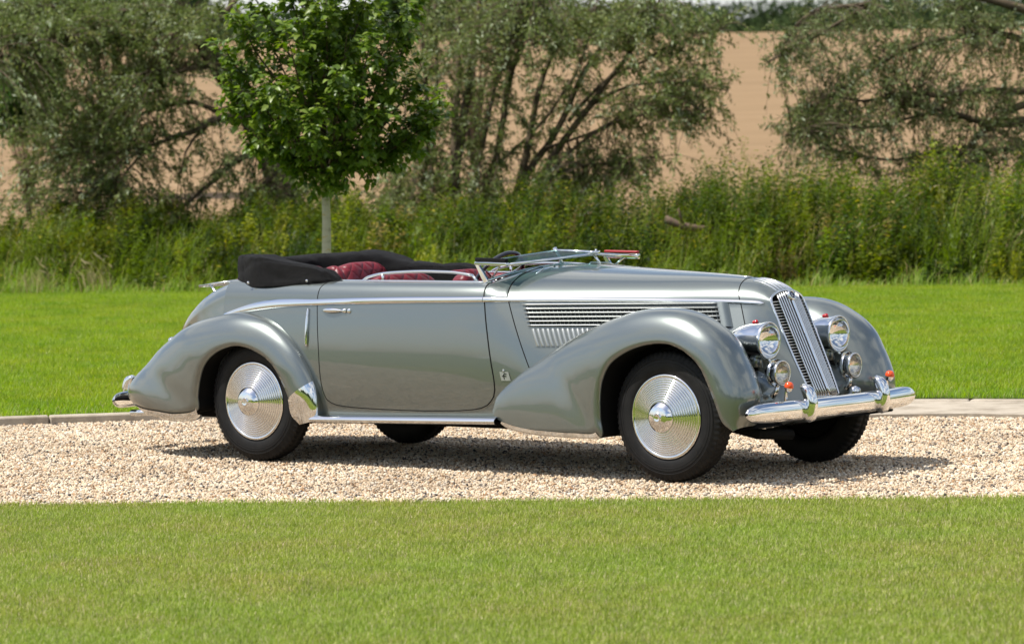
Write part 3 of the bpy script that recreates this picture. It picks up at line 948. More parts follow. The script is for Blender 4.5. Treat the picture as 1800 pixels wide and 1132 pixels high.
willow('multi_stem_willow', 'willow bush of many slanting bare stems rising behind the windscreen', (880, 390), 52.0,
       [([(790, 400), (805, 290), (825, 160), (838, 60), (850, -60)], .075, .03, .8), ([(806, 400), (800, 250), (806, 120), (805, -50)], .06, .03, 1.4), ([(760, 400), (758, 280), (768, 140), (760, -40)], .04, .02, 1.8),
        ([(740, 380), (748, 220), (742, 60), (745, -40)], .035, .02, .3), ([(830, 400), (870, 280), (890, 180), (905, 110), (930, 40), (945, -40)], .05, .02, -.5), ([(815, 395), (850, 250), (872, 130), (880, 40)], .035, .014, .6),
        ([(890, 400), (915, 300), (930, 240), (955, 140), (975, 90), (1000, 20)], .06, .02, .2), ([(880, 395), (925, 310), (985, 225), (1030, 130), (1075, 60), (1110, -20)], .06, .02, .5),
        ([(920, 390), (965, 280), (1030, 190), (1090, 110), (1125, 60), (1165, -10)], .06, .016, -.6), ([(1000, 215), (1060, 150), (1130, 110), (1190, 75), (1270, 50)], .03, .008, -.4),
        ([(925, 350), (1000, 270), (1090, 215), (1180, 205), (1250, 210)], .03, .008, -1.0), ([(915, 370), (990, 300), (1080, 285), (1160, 275)], .025, .008, -.8), ([(1015, 205), (1090, 155), (1180, 145), (1280, 160)], .026, .007, .2),
        ([(960, 260), (1050, 230), (1130, 180), (1230, 130)], .024, .008, .7), ([(860, 300), (940, 230), (1000, 150), (1030, 80), (1050, 0)], .03, .012, 1.0), ([(700, 390), (705, 280), (715, 160)], .028, .012, .6)],
       [(880, 20, 90, 40, 150), (990, 30, 90, 45, 130), (1090, 30, 80, 45, 120), (1200, 40, 80, 40, 110), (790, 40, 70, 60, 80), (1150, 110, 90, 45, 90), (1230, 130, 60, 60, 46), (1120, 180, 70, 40, 60), (1180, 215, 80, 40, 66), (1250, 200, 30, 50, 26),
        (1000, 110, 90, 60, 60), (900, 120, 90, 70, 75), (800, 160, 80, 80, 60), (960, 210, 90, 60, 45), (1060, 250, 80, 50, 42), (1120, 280, 90, 40, 44), (850, 250, 90, 60, 62), (740, 280, 70, 60, 60), (960, 320, 120, 40, 85), (820, 340, 120, 40, 130), (700, 350, 70, 40, 60), (730, 180, 50, 80, 40), (1050, 330, 90, 30, 60), (680, 370, 60, 40, 70), (780, 380, 80, 30, 90), (900, 370, 90, 30, 90), (1010, 350, 90, 30, 70), (860, 60, 120, 50, 90), (1040, 60, 100, 50, 60), (770, 110, 60, 60, 50)], WC, WW, dens=1.15)
willow('spreading_willow', 'willow with dark spreading limbs reaching in from the right edge', (1900, 420), 50.0,
       [([(1900, 420), (1885, 300), (1870, 180), (1850, 60), (1840, -60)], .20, .12, 0), ([(1875, 225), (1800, 213), (1740, 214), (1690, 202), (1630, 190), (1560, 178)], .08, .012, -.5),
        ([(1870, 170), (1800, 186), (1755, 208), (1715, 245), (1680, 285), (1655, 320)], .06, .015, -.8), ([(1868, 160), (1800, 158), (1720, 157), (1660, 165), (1590, 162), (1520, 175), (1460, 165)], .06, .010, .4),
        ([(1880, 262), (1800, 262), (1720, 268), (1650, 270), (1560, 282), (1450, 262)], .05, .010, -.3), ([(1860, 90), (1760, 60), (1700, 62), (1620, 80), (1550, 112), (1480, 158), (1420, 190)], .055, .010, .6),
        ([(1850, 30), (1700, -10), (1590, -20), (1530, 5), (1470, 45), (1410, 78), (1350, 110)], .06, .012, .2), ([(1700, 62), (1690, 20), (1680, -30)], .05, .04, .3), ([(1530, 5), (1440, 20), (1390, 60), (1370, 100)], .03, .008, -.5),
        ([(1690, 202), (1620, 200), (1540, 225), (1450, 225), (1380, 240)], .03, .007, -.9), ([(1650, 270), (1590, 300), (1530, 310)], .02, .007, 0), ([(1720, 268), (1690, 300), (1650, 330)], .025, .008, -.2)],
       [(1700, 20, 120, 40, 170), (1560, 40, 100, 45, 120), (1430, 50, 60, 45, 74), (1390, 100, 40, 40, 50), (1480, 100, 90, 45, 100), (1620, 110, 110, 50, 150), (1750, 110, 80, 60, 130), (1420, 190, 60, 60, 76), (1500, 200, 80, 50, 120), (1600, 200, 100, 50, 130), (1700, 220, 90, 60, 100), (1780, 260, 60, 60, 70),
        (1430, 255, 70, 40, 80), (1540, 270, 90, 40, 80), (1640, 290, 90, 40, 76), (1740, 310, 80, 40, 70), (1370, 230, 25, 50, 22), (1780, 180, 40, 60, 50)], [(.125, .155, .052), (.15, .185, .062), (.10, .13, .042), (.21, .25, .115), (.38, .43, .28), (.19, .20, .065)], [34, 28, 12, 12, 4, 12], droop=.16, per=(13, 22), dens=1.0)


def bush(name, label, px, py, depth, rx, ry, n_, cols, cat='bush', grp=None, size=(.10, .18)):
    """dense rounded shrub or distant tree: leafy lobes on a short branching stem"""
    c = at(px, py, depth)
    org = np.array([c[0], c[1], .1 if depth < 70 else float(np.interp(depth, [60, 100, 200, 300], [.15, 1.1, 4.7, 8.8]))])
    root = empty(name, tuple(org))
    tag(root, label, cat, grp)
    k = depth / CAM_F
    cz = c[2] - org[2]
    RX, RZ = rx * k, ry * k
    st_ = MB()
    lobes = []
    for i in range(26):
        a, r_ = random.uniform(0, 2 * PI), math.sqrt(random.random())
        zz = random.uniform(-.75, .85)
        q = math.sqrt(max(0, 1 - zz * zz))
        lobes.append(np.array([math.cos(a) * r_ * RX * q, math.sin(a) * r_ * RX * q, cz + zz * RZ]))
        st_.tube([(0, 0, 0), (lobes[-1][0] * .3, lobes[-1][1] * .3, max(.1, lobes[-1][2] * .5)), tuple(lobes[-1])], [.012 * RX + .01, .008 * RX + .006, .006], 5, cap=False)
    st_.build('trunk', 'bark_willow', root)
    lob = np.array(lobes)[rng.integers(0, 26, n_)]
    v = unit(rng.normal(size=(n_, 3)))
    P = lob + v * (min(RX, RZ) * .36 * rng.uniform(.4, 1.05, (n_, 1)))
    P[:, 2] = np.maximum(P[:, 2], .05)
    Ls = rng.uniform(*size, n_)
    V, F, C = leaf_quads(P, unit(v + rng.normal(0, .7, (n_, 3))), unit(v + np.array([0, 0, .6]) + rng.normal(0, .4, (n_, 3))), Ls, Ls * .5, pick(n_, cols, [1] * len(cols)))
    mesh_obj('crown', V, F, 'leaf_weed', root, smooth=False, colors=C)


DG = [(.045, .085, .020), (.060, .105, .025), (.035, .070, .018)]
bush('background_bush', 'fresh green bush half hidden behind the leaning willow at far left', 45, 180, 70, 70, 65, 7000, [(.06, .14, .025), (.08, .17, .03), (.05, .11, .02)])
bush('background_tree', 'dark crowned tree behind the top of the leaning willow', 190, -20, 82, 190, 95, 15000, DG, 'tree', size=(.14, .24))
bush('background_tree', 'dark crowned tree behind the upper stems of the willow bush', 830, 0, 88, 190, 62, 13000, DG, 'tree', size=(.14, .24))
# hedge on the skyline
hx = np.linspace(-70, 75, 240)
rows = []
for k in range(9):
    a = PI * k / 8
    rows.append([(x, 303 - 1.6 * math.cos(a), 8.6 + (1.9 + .35 * math.sin(x * .9) + .3 * math.sin(x * 2.3) + .25 * math.sin(x * .23)) * math.sin(a) ** .7 + rng.normal(0, .10)) for x in hx])
hd = MB().grid(rows, flip=True).build('skyline_hedge', 'hedge_far')
stuff(hd, 'dark hedge along the skyline beyond the tan field')
nh = 30000
P = np.c_[rng.uniform(-70, 75, nh), 303 - rng.uniform(-1.6, 1.6, nh), 8.7 + rng.uniform(0, 2.5, nh)]
Ls = rng.uniform(.25, .5, nh)
V, F, C = leaf_quads(P, unit(rng.normal(size=(nh, 3))), unit(rng.normal(size=(nh, 3))), Ls, Ls * .6, pick(nh, [(.04, .07, .025), (.055, .09, .03), (.03, .055, .02)], [1, 1, 1]))
o = mesh_obj('skyline_hedge_leaves', V, F, 'leaf_weed', hd, smooth=False, colors=C)
# wood on the camera's side of the lawn, seen mirrored in the paint and the chrome
wx = np.linspace(-130, 130, 260)
rows = []
for k in range(12):
    a = PI * k / 11
    rows.append([(x, -85 + 7 * math.cos(a) + rng.normal(0, .5), (8 + 2.2 * math.sin(x * .11) + 1.6 * math.sin(x * .31 + 1) + 1.0 * math.sin(x * .9)) * math.sin(a) ** .6 + rng.normal(0, .35)) for x in wx])
stuff(MB().grid(rows).build('distant_wood', 'hedge_far'), 'far-off wood across the lawn, seen only in reflections')


# ------------------------------------------------------------------ the car (x forward, y to the far side, z up, origin under the rear axle)
car = empty('vintage_convertible', (CAR_X, CAR_Y, 0), -CAR_YAW)
tag(car, 'grey green vintage convertible with red seats and folded black top on gravel', 'car')
WB = 3.1

_yb = pchip([-.9, -.6, -.3, 0, .5, 1.0, 1.5, 1.775, 1.905, 2.3, 2.8, 3.2, 3.30, 3.36, 3.41],
            [.545, .60, .645, .672, .70, .71, .705, .688, .655, .523, .355, .206, .181, .168, .158])
_kf = pchip([1.9, 3.0, 3.2, 3.3, 3.41], [0, .33, .33, .19, -.02])
_zc = pchip([1.775, 1.86, 2.04, 2.28, 2.5, 3.19, 3.30, 3.37, 3.41], [1.158, 1.165, 1.167, 1.155, 1.143, 1.103, 1.090, 1.066, 1.036])
_nn = pchip([1.77, 2.6, 3.2, 3.41], [2.7, 2.6, 2.1, 1.55])
_sh = pchip([.9, 1.775, 1.905, 3.5], [0, .19, .465, .465])


def side_y(xs, z):
    k = float(np.clip((xs - 1.9) / 1.1, 0, 1))
    g0 = .045 * (1 - ((z - .62) / .38) ** 2)
    return float(_yb(xs)) + g0 * (1 - k) + float(_kf(xs)) * max(.97 - z, 0)


def _resample(Q, n_=64):
    Q = np.array(Q)
    s_ = np.r_[0, np.cumsum(np.linalg.norm(np.diff(Q, axis=0), axis=1))]
    q = np.linspace(0, s_[-1], n_)
    return np.c_[np.interp(q, s_, Q[:, 0]), np.interp(q, s_, Q[:, 1])]


_cowl_cache = {}


def cowl_curve(xs):
    """scuttle section above the belt: door shoulder at its rear edge, easing into the hood section"""
    if xs not in _cowl_cache:
        y0 = side_y(xs, .97)
        zc, nx = float(_zc(xs)), float(_nn(xs))
        a = [(y0 - .10 * (1 - math.cos(p_)), .97 + .115 * math.sin(p_)) for p_ in np.linspace(0, 1.30, 24)]
        ya, za = a[-1]
        a += [(ya * u, za + (zc - za) * (1 - u ** 2.2)) for u in np.linspace(1, 0, 30)[1:]]
        b_ = [(y0 * max(math.cos(p_), 0) ** (2 / nx), .97 + (zc - .97) * math.sin(p_) ** (2 / 1.9)) for p_ in np.linspace(0, PI / 2, 80)]
        k = min(1, max(0, (xs - 1.775) / .13)); k = k * k * (3 - 2 * k)
        _cowl_cache[xs] = (_resample(a) * (1 - k) + _resample(b_) * k, _resample(b_))
    return _cowl_cache[xs][0]


def surf(xs, t_):
    """half body: t 0..1 from the sill up to the belt, 1..2 over the shoulder (cockpit) or up to the centre (hood)"""
    z0 = .29
    if t_ <= 1:
        z = z0 + (.97 - z0) * t_
        y = side_y(xs, z)
    else:
        ph = (t_ - 1) * PI / 2
        y0 = side_y(xs, .97)
        if xs <= 1.775:
            y = y0 - .10 * (1 - math.cos(ph)); z = .97 + .115 * math.sin(ph)
        elif xs < 1.9049:
            q = cowl_curve(round(float(xs), 5))
            u = (t_ - 1) * 63
            i = min(62, int(u)); f_ = u - i
            y, z = q[i] * (1 - f_) + q[i + 1] * f_
        else:
            zc, nx = float(_zc(xs)), float(_nn(xs))
            y = y0 * max(math.cos(ph), 0) ** (2 / nx); z = .97 + (zc - .97) * math.sin(ph) ** (2 / 1.9)
    x_ = xs + float(_sh(xs)) * (1.008 - z)
    if xs > 3.205:
        x_ -= .17 * y * min(1, (xs - 3.205) / .2) ** 2
    return np.array([x_, y, z])


def body_rows(xa, ts, s):
    rows = []
    for x in xa:
        rows.append([surf(x, t_) * np.array([1, s, 1]) for t_ in ts])
    return rows


T_SIDE = list(np.linspace(0, 1, 15)) + list(np.linspace(1, 2, 15)[1:])
bm_ = MB()
for s in (-1, 1):
    bm_.grid(body_rows(np.linspace(-.32, 1.775, 60), T_SIDE, s), flip=(s > 0))
    T_F = list(np.linspace(0, 1, 15)) + list(1 + np.linspace(0, 1, 27)[1:])
    bm_.grid(body_rows(np.linspace(1.7751, 1.905, 8), T_F, s), flip=(s > 0))
# tail
_tz0 = .33
_tzb = pchip([-1.24, -1.1, -.85, -.6, -.32], [.48, .60, .76, .88, .97])
_tzc = pchip([-1.24, -1.225, -1.18, -1.11, -1.0, -.85, -.70, -.5, -.32], [.50, .56, .67, .765, .865, .955, 1.015, 1.066, 1.087])
_tyb = pchip([-1.24, -1.225, -1.18, -1.1, -.97, -.8, -.6, -.32], [.01, .09, .18, .27, .37, .47, .56, .643])
tail_x = -1.24 + .92 * (np.linspace(0, 1, 40) ** 1.6)
for s in (-1, 1):
    rows = []
    for x in tail_x:
        zb, zc, yb_ = float(_tzb(x)), float(_tzc(x)), float(_tyb(x))
        kk = float(np.clip((x + 1.2) / .85, 0, 1))
        row = []
        for t_ in T_F:
            if t_ <= 1:
                z = _tz0 - .04 * kk + (zb - _tz0 + .04 * kk) * t_
                g0 = .045 * (1 - ((z - .62) / .38) ** 2) * kk
                row.append((x, s * (yb_ + g0), z))
            else:
                ph = (t_ - 1) * PI / 2
                y0 = yb_ + .045 * (1 - ((zb - .62) / .38) ** 2) * kk
                nt = float(np.interp(x, [-1.0, -.75, -.5, -.32], [2.4, 2.7, 4.2, 7.0]))
                row.append((x, s * y0 * max(math.cos(ph), 0) ** (2 / nt), zb + (zc - zb) * math.sin(ph) ** (2 / 1.95)))
        rows.append(row)
    bm_.grid(rows, flip=(s > 0))
body = bm_.build('body', 'paint', car)

hood_m, nose_m = MB(), MB()
T_H = list(np.linspace(.38, 1, 14)) + list(1 + np.linspace(0, 1, 31)[1:])
for s in (-1, 1):
    hood_m.grid(body_rows(np.linspace(1.905, 3.205, 44), T_H, s), flip=(s > 0))
    nose_m.grid(body_rows(3.205 + .205 * np.linspace(0, 1, 20) ** .8, [.15 + .85 * i / 15 for i in range(16)] + list(1 + np.linspace(0, 1, 31)[1:]), s), flip=(s > 0))
hood = hood_m.build('hood', 'paint', car)
nose = nose_m.build('nose_shell', 'paint', car)


def off_surf(xs, t_, d, s):
    e = 1e-3
    p = surf(xs, t_)
    du = surf(xs + e, t_) - surf(xs - e, t_)
    dv = surf(xs, min(t_ + e, 1.999)) - surf(xs, t_ - e)
    nrm = np.cross(dv, du)
    nrm /= np.linalg.norm(nrm) + 1e-12
    if nrm[1] < 0 and t_ < 1.95:
        nrm = -nrm
    return (p + nrm * d) * np.array([1, s, 1])


def t_of_z(z):
    if z <= .97:
        return (z - .29) / .68
    return 1 + math.asin(min((z - .97) / .115, 1)) / (PI / 2)


# seams of the hood
for xs in (1.905, 3.205):
    mb = MB()
    for s in (-1, 1):
        mb.tube([off_surf(xs, t_, -.0008, s) for t_ in np.linspace(.42 if xs < 2 else .5, 1.97, 44)], .0034, 6, cap=False)
    mb.build('hood_seam', 'seam_black', hood)
mb = MB()
mb.tube([surf(x, 2.0) * np.array([1, 0, 1]) + np.array([0, 0, .001]) for x in np.linspace(1.80, 3.20, 30)], .006, 8, squash=(.6, 1.3))
mb.build('hood_hinge', 'brushed', hood)

# doors
dl = pchip([.343, .347, .359, .398, .506, .686, .864, .98, 1.043, 1.073, 1.085], [.98, .794, .636, .56, .532, .522, .503, .49, .492, .516, .545])
dr = pchip([.343, .347, .356, .371, .408, .468, .56, .75, .9, 1.085], [1.25, 1.40, 1.57, 1.66, 1.72, 1.758, 1.768, 1.768, 1.764, 1.758])
zt = [.343, .345, .348, .353, .360, .372, .39, .41, .44, .48, .52, .56, .6, .65, .7, .75, .8, .85, .9, .94, .97]
td = [t_of_z(z) for z in zt] + list(np.linspace(1, 2, 12)[1:])
for s in (-1, 1):
    rows, loop_l, loop_r = [], [], []
    for t_ in td:
        z = surf(1.0, t_)[2]
        a, b_ = float(dl(z)), float(dr(z))
        rows.append([off_surf(a + (b_ - a) * u, t_, .0018, s) for u in np.linspace(0.0025, .9975, 30)])
        loop_l.append(off_surf(a, t_, .0004, s)); loop_r.append(off_surf(b_, t_, .0004, s))
    door = MB().grid(rows, flip=(s < 0)).build('door', 'paint', car)
    MB().tube(list(reversed(loop_l)) + loop_r, .0036, 6, cap=False).build('door_seam', 'seam_black', door)
    # handle and lock
    def dp(x, z, d):
        return off_surf(x - float(_sh(x)) * 0, t_of_z(z), d, s)
    mb = MB()
    hx = np.linspace(.545, .735, 20)
    mb.tube([dp(x, .915, .004 + .012 * max(0, math.sin(PI * (x - .545) / .19)) ** .5) for x in hx],
            [.0035 + .0125 * math.sin(PI * min(1, (i + .6) / 17.5) ** .75) if i < 17 else .013 for i in range(20)], 10, squash=(1, .7))
    mb.build('door_handle', 'chrome', door)
    mb = MB()
    mb.lathe([(.014, 0), (.014, .006), (.010, .009), (.001, .0095)], dp(.757, .916, .002), (0, s, .1), 16)
    mb.build('lock', 'chrome', door)
    # window frame, raised a hand's breadth over the sill
    yw = -.598
    fr = catmull([(.752, 1.086), (.78, 1.102), (.813, 1.113), (.912, 1.131), (1.06, 1.141), (1.212, 1.146), (1.35, 1.145), (1.472, 1.141), (1.601, 1.126)], 4)
    path = [(x, yw * -s if s > 0 else yw, z) for x, z in fr]
    yy = s * .598
    mb = MB()
    mb.tube([(x, yy, z) for x, z in fr], .0085, 8, squash=(1, .8))
    mb.tube([(1.598, yy, 1.128), (1.625, yy, 1.105), (1.645, yy, 1.082)], .0085, 8)
    mb.tube([(.912, yy, 1.131), (.914, yy, 1.08)], .008, 8)
    mb.tube([(x, s * .600, 1.088) for x in np.linspace(.54, 1.745, 12)], .0085, 8, squash=(.8, 1.6))
    mb.build('window_frame', 'chrome', door)
    g_ = MB()
    top = [(x, yy, z - .004) for x, z in fr if x > .915]
    bot = [(x, yy, 1.086) for x, z in fr if x > .915]
    g_.grid([top, bot])
    g_.build('window_pane', 'window_glass', door)

# belt moulding
belt = MB()
for s in (-1, 1):
    pts = [(-.42, .840, .012), (-.27, .882, .014), (-.085, .921, .022), (.096, .946, .025), (.265, .956, .023), (.47, .962, .019), (.8, .9735, .0185), (1.2, .984, .018), (1.6, .991, .0165), (1.76, .9935, .0155)]
    P = catmull(pts, 6)
    rows = []
    for x, z, h in P:
        row = []
        for a in np.linspace(-1, 1, 9):
            zz = z + h * a
            if x < -.32:
                yb_ = float(_tyb(x)) + .012
                p = np.array([x, s * (yb_ + .006), zz])
            else:
                p = off_surf(x, t_of_z(zz), .0035, s)
                p[0] = x
            p[1] += s * .009 * math.sqrt(max(0, 1 - a * a))
            row.append(p)
        rows.append(row)
    belt.grid(rows, flip=(s > 0))
    rows = []
    for x in np.linspace(1.76, 3.375, 60):
        zc_ = np.interp(x, [1.76, 1.9, 2.25, 2.58, 2.9, 3.21, 3.375], [.9935, .995, .992, .988, .982, .974, .966])
        h = .0155 * min(1, math.sqrt(max(0, (3.3755 - x) / .03))) * np.interp(x, [1.76, 2.2, 3.3], [1, .82, .72])
        row = []
        for a in np.linspace(-1, 1, 9):
            zz = zc_ + h * a
            xs = x - .4 * (1.008 - zz)
            if zz <= .97:
                p = off_surf(xs, t_of_z(zz), .002, s)
            else:
                lo, hi = 1.0, 1.6
                for _ in range(14):
                    mid = (lo + hi) / 2
                    if surf(xs, mid)[2] < zz: lo = mid
                    else: hi = mid
                p = off_surf(xs, lo, .002, s)
            p[1] += s * .008 * math.sqrt(max(0, 1 - a * a))
            row.append(p)
        rows.append(row)
    belt.grid(rows, flip=(s > 0))
belt.build('belt_moulding', 'chrome', car)

# ---------------------------------------------------------------- fenders: lower edge / crown / inner join per station
FF = [  # Ax Az Ay   Cx Cz Cy   Jx Jz Jy
 (3.570,.300,.780, 3.600,.322,.660, 3.30,.33,.42), (3.512,.352,.800, 3.628,.392,.660, 3.30,.40,.41), (3.476,.457,.815, 3.634,.493,.660, 3.30,.48,.40),
 (3.436,.552,.820, 3.608,.580,.660, 3.28,.55,.40), (3.384,.651,.825, 3.568,.660,.658, 3.24,.60,.40), (3.297,.727,.830, 3.508,.770,.655, 3.18,.64,.40),
 (3.193,.768,.830, 3.412,.857,.65, 3.10,.67,.40), (3.088,.773,.830, 3.268,.930,.645, 3.02,.69,.41), (2.966,.752,.830, 3.104,.960,.64, 2.94,.70,.42),
 (2.858,.712,.830, 2.898,.949,.640, 2.80,.70,.45), (2.761,.649,.830, 2.705,.901,.645, 2.66,.69,.49), (2.706,.559,.830, 2.558,.849,.65, 2.54,.68,.53),
 (2.684,.460,.825, 2.426,.794,.655, 2.42,.66,.57), (2.679,.348,.820, 2.326,.746,.66, 2.34,.63,.60), (2.678,.243,.815, 2.238,.697,.67, 2.25,.60,.62),
 (2.517,.231,.810, 2.158,.647,.685, 2.17,.57,.645), (2.350,.231,.800, 2.081,.598,.705, 2.09,.54,.665), (2.214,.235,.790, 2.000,.542,.72, 2.01,.50,.68),
 (2.095,.246,.780, 1.932,.489,.73, 1.945,.46,.685), (1.979,.268,.770, 1.879,.436,.735, 1.89,.41,.69), (1.888,.313,.760, 1.852,.366,.738, 1.87,.36,.69)]
RF = [
 (.408,.239,.80, .505,.262,.748, .50,.262,.69), (.350,.299,.81, .516,.337,.748, .51,.337,.69), (.335,.401,.82, .503,.438,.745, .50,.438,.69),
 (.292,.489,.825, .472,.525,.735, .465,.52,.68), (.248,.563,.83, .420,.611,.725, .41,.60,.67), (.204,.606,.83, .350,.697,.715, .34,.68,.65),
 (.150,.642,.83, .247,.783,.695, .24,.75,.62), (.099,.665,.83, .129,.848,.675, .125,.80,.60), (.030,.688,.83, -.009,.883,.655, -.01,.82,.57),
 (-.058,.700,.83, -.159,.896,.64, -.16,.82,.55), (-.143,.691,.83, -.320,.878,.632, -.32,.80,.53), (-.248,.655,.83, -.497,.841,.625, -.50,.76,.50),
 (-.340,.587,.83, -.646,.789,.62, -.64,.71,.47), (-.391,.496,.825, -.773,.719,.615, -.76,.65,.43), (-.419,.391,.82, -.879,.654,.61, -.85,.59,.40),
 (-.437,.296,.81, -.984,.574,.60, -.94,.52,.37), (-.611,.269,.80, -1.068,.514,.59, -1.01,.46,.35), (-.775,.277,.78, -1.124,.472,.58, -1.06,.42,.34),
 (-.937,.287,.74, -1.171,.427,.57, -1.10,.39,.34), (-1.079,.303,.68, -1.20,.375,.56, -1.13,.36,.36)]
NA, NJ, NK = 16, 14, 7


def fender_grid(st):
    P = catmull(st, NK)
    G = []
    for r_ in P:
        A, C, J = r_[0:3], r_[3:6], r_[6:9]
        row = []
        for ph in np.linspace(0, PI / 2, NA):
            e1 = math.sin(ph) ** .92
            cy_ = C[2] + (A[2] - C[2]) * math.cos(ph) ** .74
            row.append((A[0] + (C[0] - A[0]) * e1, cy_, A[1] + (C[1] - A[1]) * e1))
        for ph in np.linspace(0, PI / 2, NJ)[1:]:
            q = 1 - math.cos(ph)
            row.append((C[0] + (J[0] - C[0]) * q, C[2] + (J[2] - C[2]) * math.sin(ph), C[1] + (J[1] - C[1]) * q))
        G.append(row)
    return np.array(G)


GF, GR = fender_grid(FF), fender_grid(RF)


def patch_off(G, i0, i1, j0, j1, d):
    N = grid_normals(G)
    if N[len(G) // 2, 4, 1] < 0:
        N = -N
    return (G + N * d)[i0:i1, j0:j1]


for s in (-1, 1):
    for nm, G in (('front_fender', GF), ('rear_fender', GR)):
        Gs = G * np.array([1, s, 1])
        lip = Gs[:, 0, :].copy(); lip[:, 1] -= s * .022
        edge = Gs[:, 0, :].copy()
        rows = np.concatenate([lip[:, None, :], Gs], axis=1)
        fen = MB().grid(rows, flip=(s > 0)).build(nm, 'paint', car)
        inn = lip.copy(); inn[:, 1] = s * .30
        MB().grid([list(lip), list((lip + inn) / 2), list(inn)], flip=(s < 0)).build('wheel_arch', 'black_under', fen)
        # rolled edge
        cut = 7 * (15 if nm[0] == 'f' else 15)
        ed = edge.copy(); ed[:, 1] += s * .001
        # chrome along the lower edge of the tail
        N = grid_normals(G)
        if N[len(G) // 2, 4, 1] < 0:
            N = -N
        Go = G + N * .004
        def along(i, dist):
            """point on station i, that far up the section from the lower edge"""
            seg = np.linalg.norm(np.diff(Go[i], axis=0), axis=1); cum = np.r_[0, np.cumsum(seg)]
            return np.array([np.interp(dist, cum, Go[i][:, k]) for k in range(3)]) * np.array([1, s, 1])
        if nm[0] == 'f':
            rows = []
            for i in range(14 * NK, 20 * NK + 1):
                h = .036 * min(1, (20 * NK + 1 - i) / 14 + .35)
                p0 = along(i, 0)
                rows.append([p0 - np.array([0, s * .03, .003]), p0] + [along(i, h * u) for u in (.33, .66, 1)])
            MB().grid(rows, flip=(s > 0)).build('chrome_edge', 'chrome', fen)
        else:
            rows = []
            for i in range(15 * NK - 2, 19 * NK + 1):
                k = (i - 15 * NK) / (4 * NK)
                h = .048 * max(0, 1 - max(0, k) ** 3)
                p0 = along(i, .006)
                rows.append([p0 - np.array([0, s * .05, h + .002]), p0 - np.array([0, s * .012, h]), p0 - np.array([0, s * .003, h * .5]), p0])
            MB().grid(rows, flip=(s > 0)).build('chrome_edge', 'chrome', fen)
            rows = []
            for u in np.linspace(0, 1, 20):
                row = []
                for j in range(NA - 1):
                    im = u * NK * (1.85 + .85 * (j / (NA - 2)) ** .6)
                    i0 = int(im); f_ = im - i0
                    row.append((Go[i0, j] * (1 - f_) + Go[i0 + 1, j] * f_) * np.array([1, s, 1]))
                rows.append(row)
            MB().grid(rows, flip=(s > 0)).build('stone_guard', 'chrome', fen)

# apron between the front fenders, round the foot of the grille
rows = []
for yv in np.linspace(-.56, .56, 41):
    k = abs(yv)
    rows.append([(x - .06 * (k / .5) ** 2 - (.05 * max(0, .16 - k) / .16), yv, z) for x, z in
                 catmull([(3.40, .27), (3.50, .30), (3.545, .38), (3.54, .48), (3.49, .56), (3.40, .62), (3.25, .66), (3.0, .69)], 4)])
MB().grid(rows).build('front_apron', 'paint', car)

# running boards
for s in (-1, 1):
    rows = []
    for x in np.linspace(.43, 1.90, 24):
        dz = .033 * (x - .43) / 1.47
        rows.append([(x, s * y, z + dz) for y, z in ((.70, .302), (.745, .298), (.775, .291), (.792, .280), (.797, .268), (.790, .255), (.77, .248), (.70, .246))])
    MB().grid(rows, flip=(s > 0)).build('running_board', 'chrome', car)

# chassis, floor and black underside
mb = MB()
mb.box((1.1, 0, .275), (3.2, 1.30, .05))
mb.box((1.2, .38, .275), (3.9, .07, .07)); mb.box((1.2, -.38, .275), (3.9, .07, .07))
mb.box((3.25, 0, .40), (.35, .72, .22)); mb.box((-.75, 0, .40), (.9, .80, .22))
mb.tube([(0, -.62, .365), (0, .62, .365)], .05, 10); mb.tube([(WB, -.62, .32), (WB, .62, .32)], .035, 10)
mb.lathe([(.001, -.15), (.13, -.12), (.14, 0), (.13, .12), (.001, .15)], (0, 0, .365), (0, 1, 0), 20)
mb.tube([(1.9, -.50, .27), (.9, -.50, .262), (.2, -.40, .25), (-.9, -.45, .25), (-1.22, -.45, .245)], .024, 8)
mb.tube([(3.35, -.5, .30), (3.5, -.45, .26), (3.55, -.2, .24)], .03, 8)
mb.build('chassis', 'black_under', car, smooth=False)
MB().tube([(-1.10, -.52, .245), (-1.26, -.53, .240)], .020, 12).build('exhaust_tip', 'chrome', car)

# ---------------------------------------------------------------- wheels
tw = .155
tyre_prof = [(.225, .058), (.235, .070), (.255, .078), (.285, .0795), (.312, .075), (.332, .068), (.344, .0625), (.352, .060), (.360, .052), (.3635, .040), (.3655, .026), (.3655, .012), (.366, 0)]
tyre_prof = tyre_prof + [(r_, -h) for r_, h in reversed(tyre_prof[:-1])]
NS = 272


def tyre_mesh():
    rows = []
    for r_, h in tyre_prof:
        row = []
        for k in range(NS):
            a = 2 * PI * k / NS
            rr, hh = r_, h
            ah = abs(h)
            if r_ > .34:
                ph = k % 4
                if .048 < ah < .0635:
                    rr -= .007 if ph < 2 else 0
                elif .02 < ah < .045:
                    rr -= .007 if (k + (2 if h > 0 else 0)) % 4 < 2 else 0
                elif .011 < ah < .02:
                    rr -= .007
            row.append((rr * math.cos(a), hh, rr * math.sin(a)))
        rows.append(row)
    mb = MB().grid(rows, wrap_c=True)
    for rr in (.286, .300, .318):                       # moulded rings on the wall
        mb.tube([(rr * math.cos(2 * PI * k / 72), .0785 - (rr - .286) * .07, rr * math.sin(2 * PI * k / 72)) for k in range(73)], .0016, 5, cap=False)
    return mb


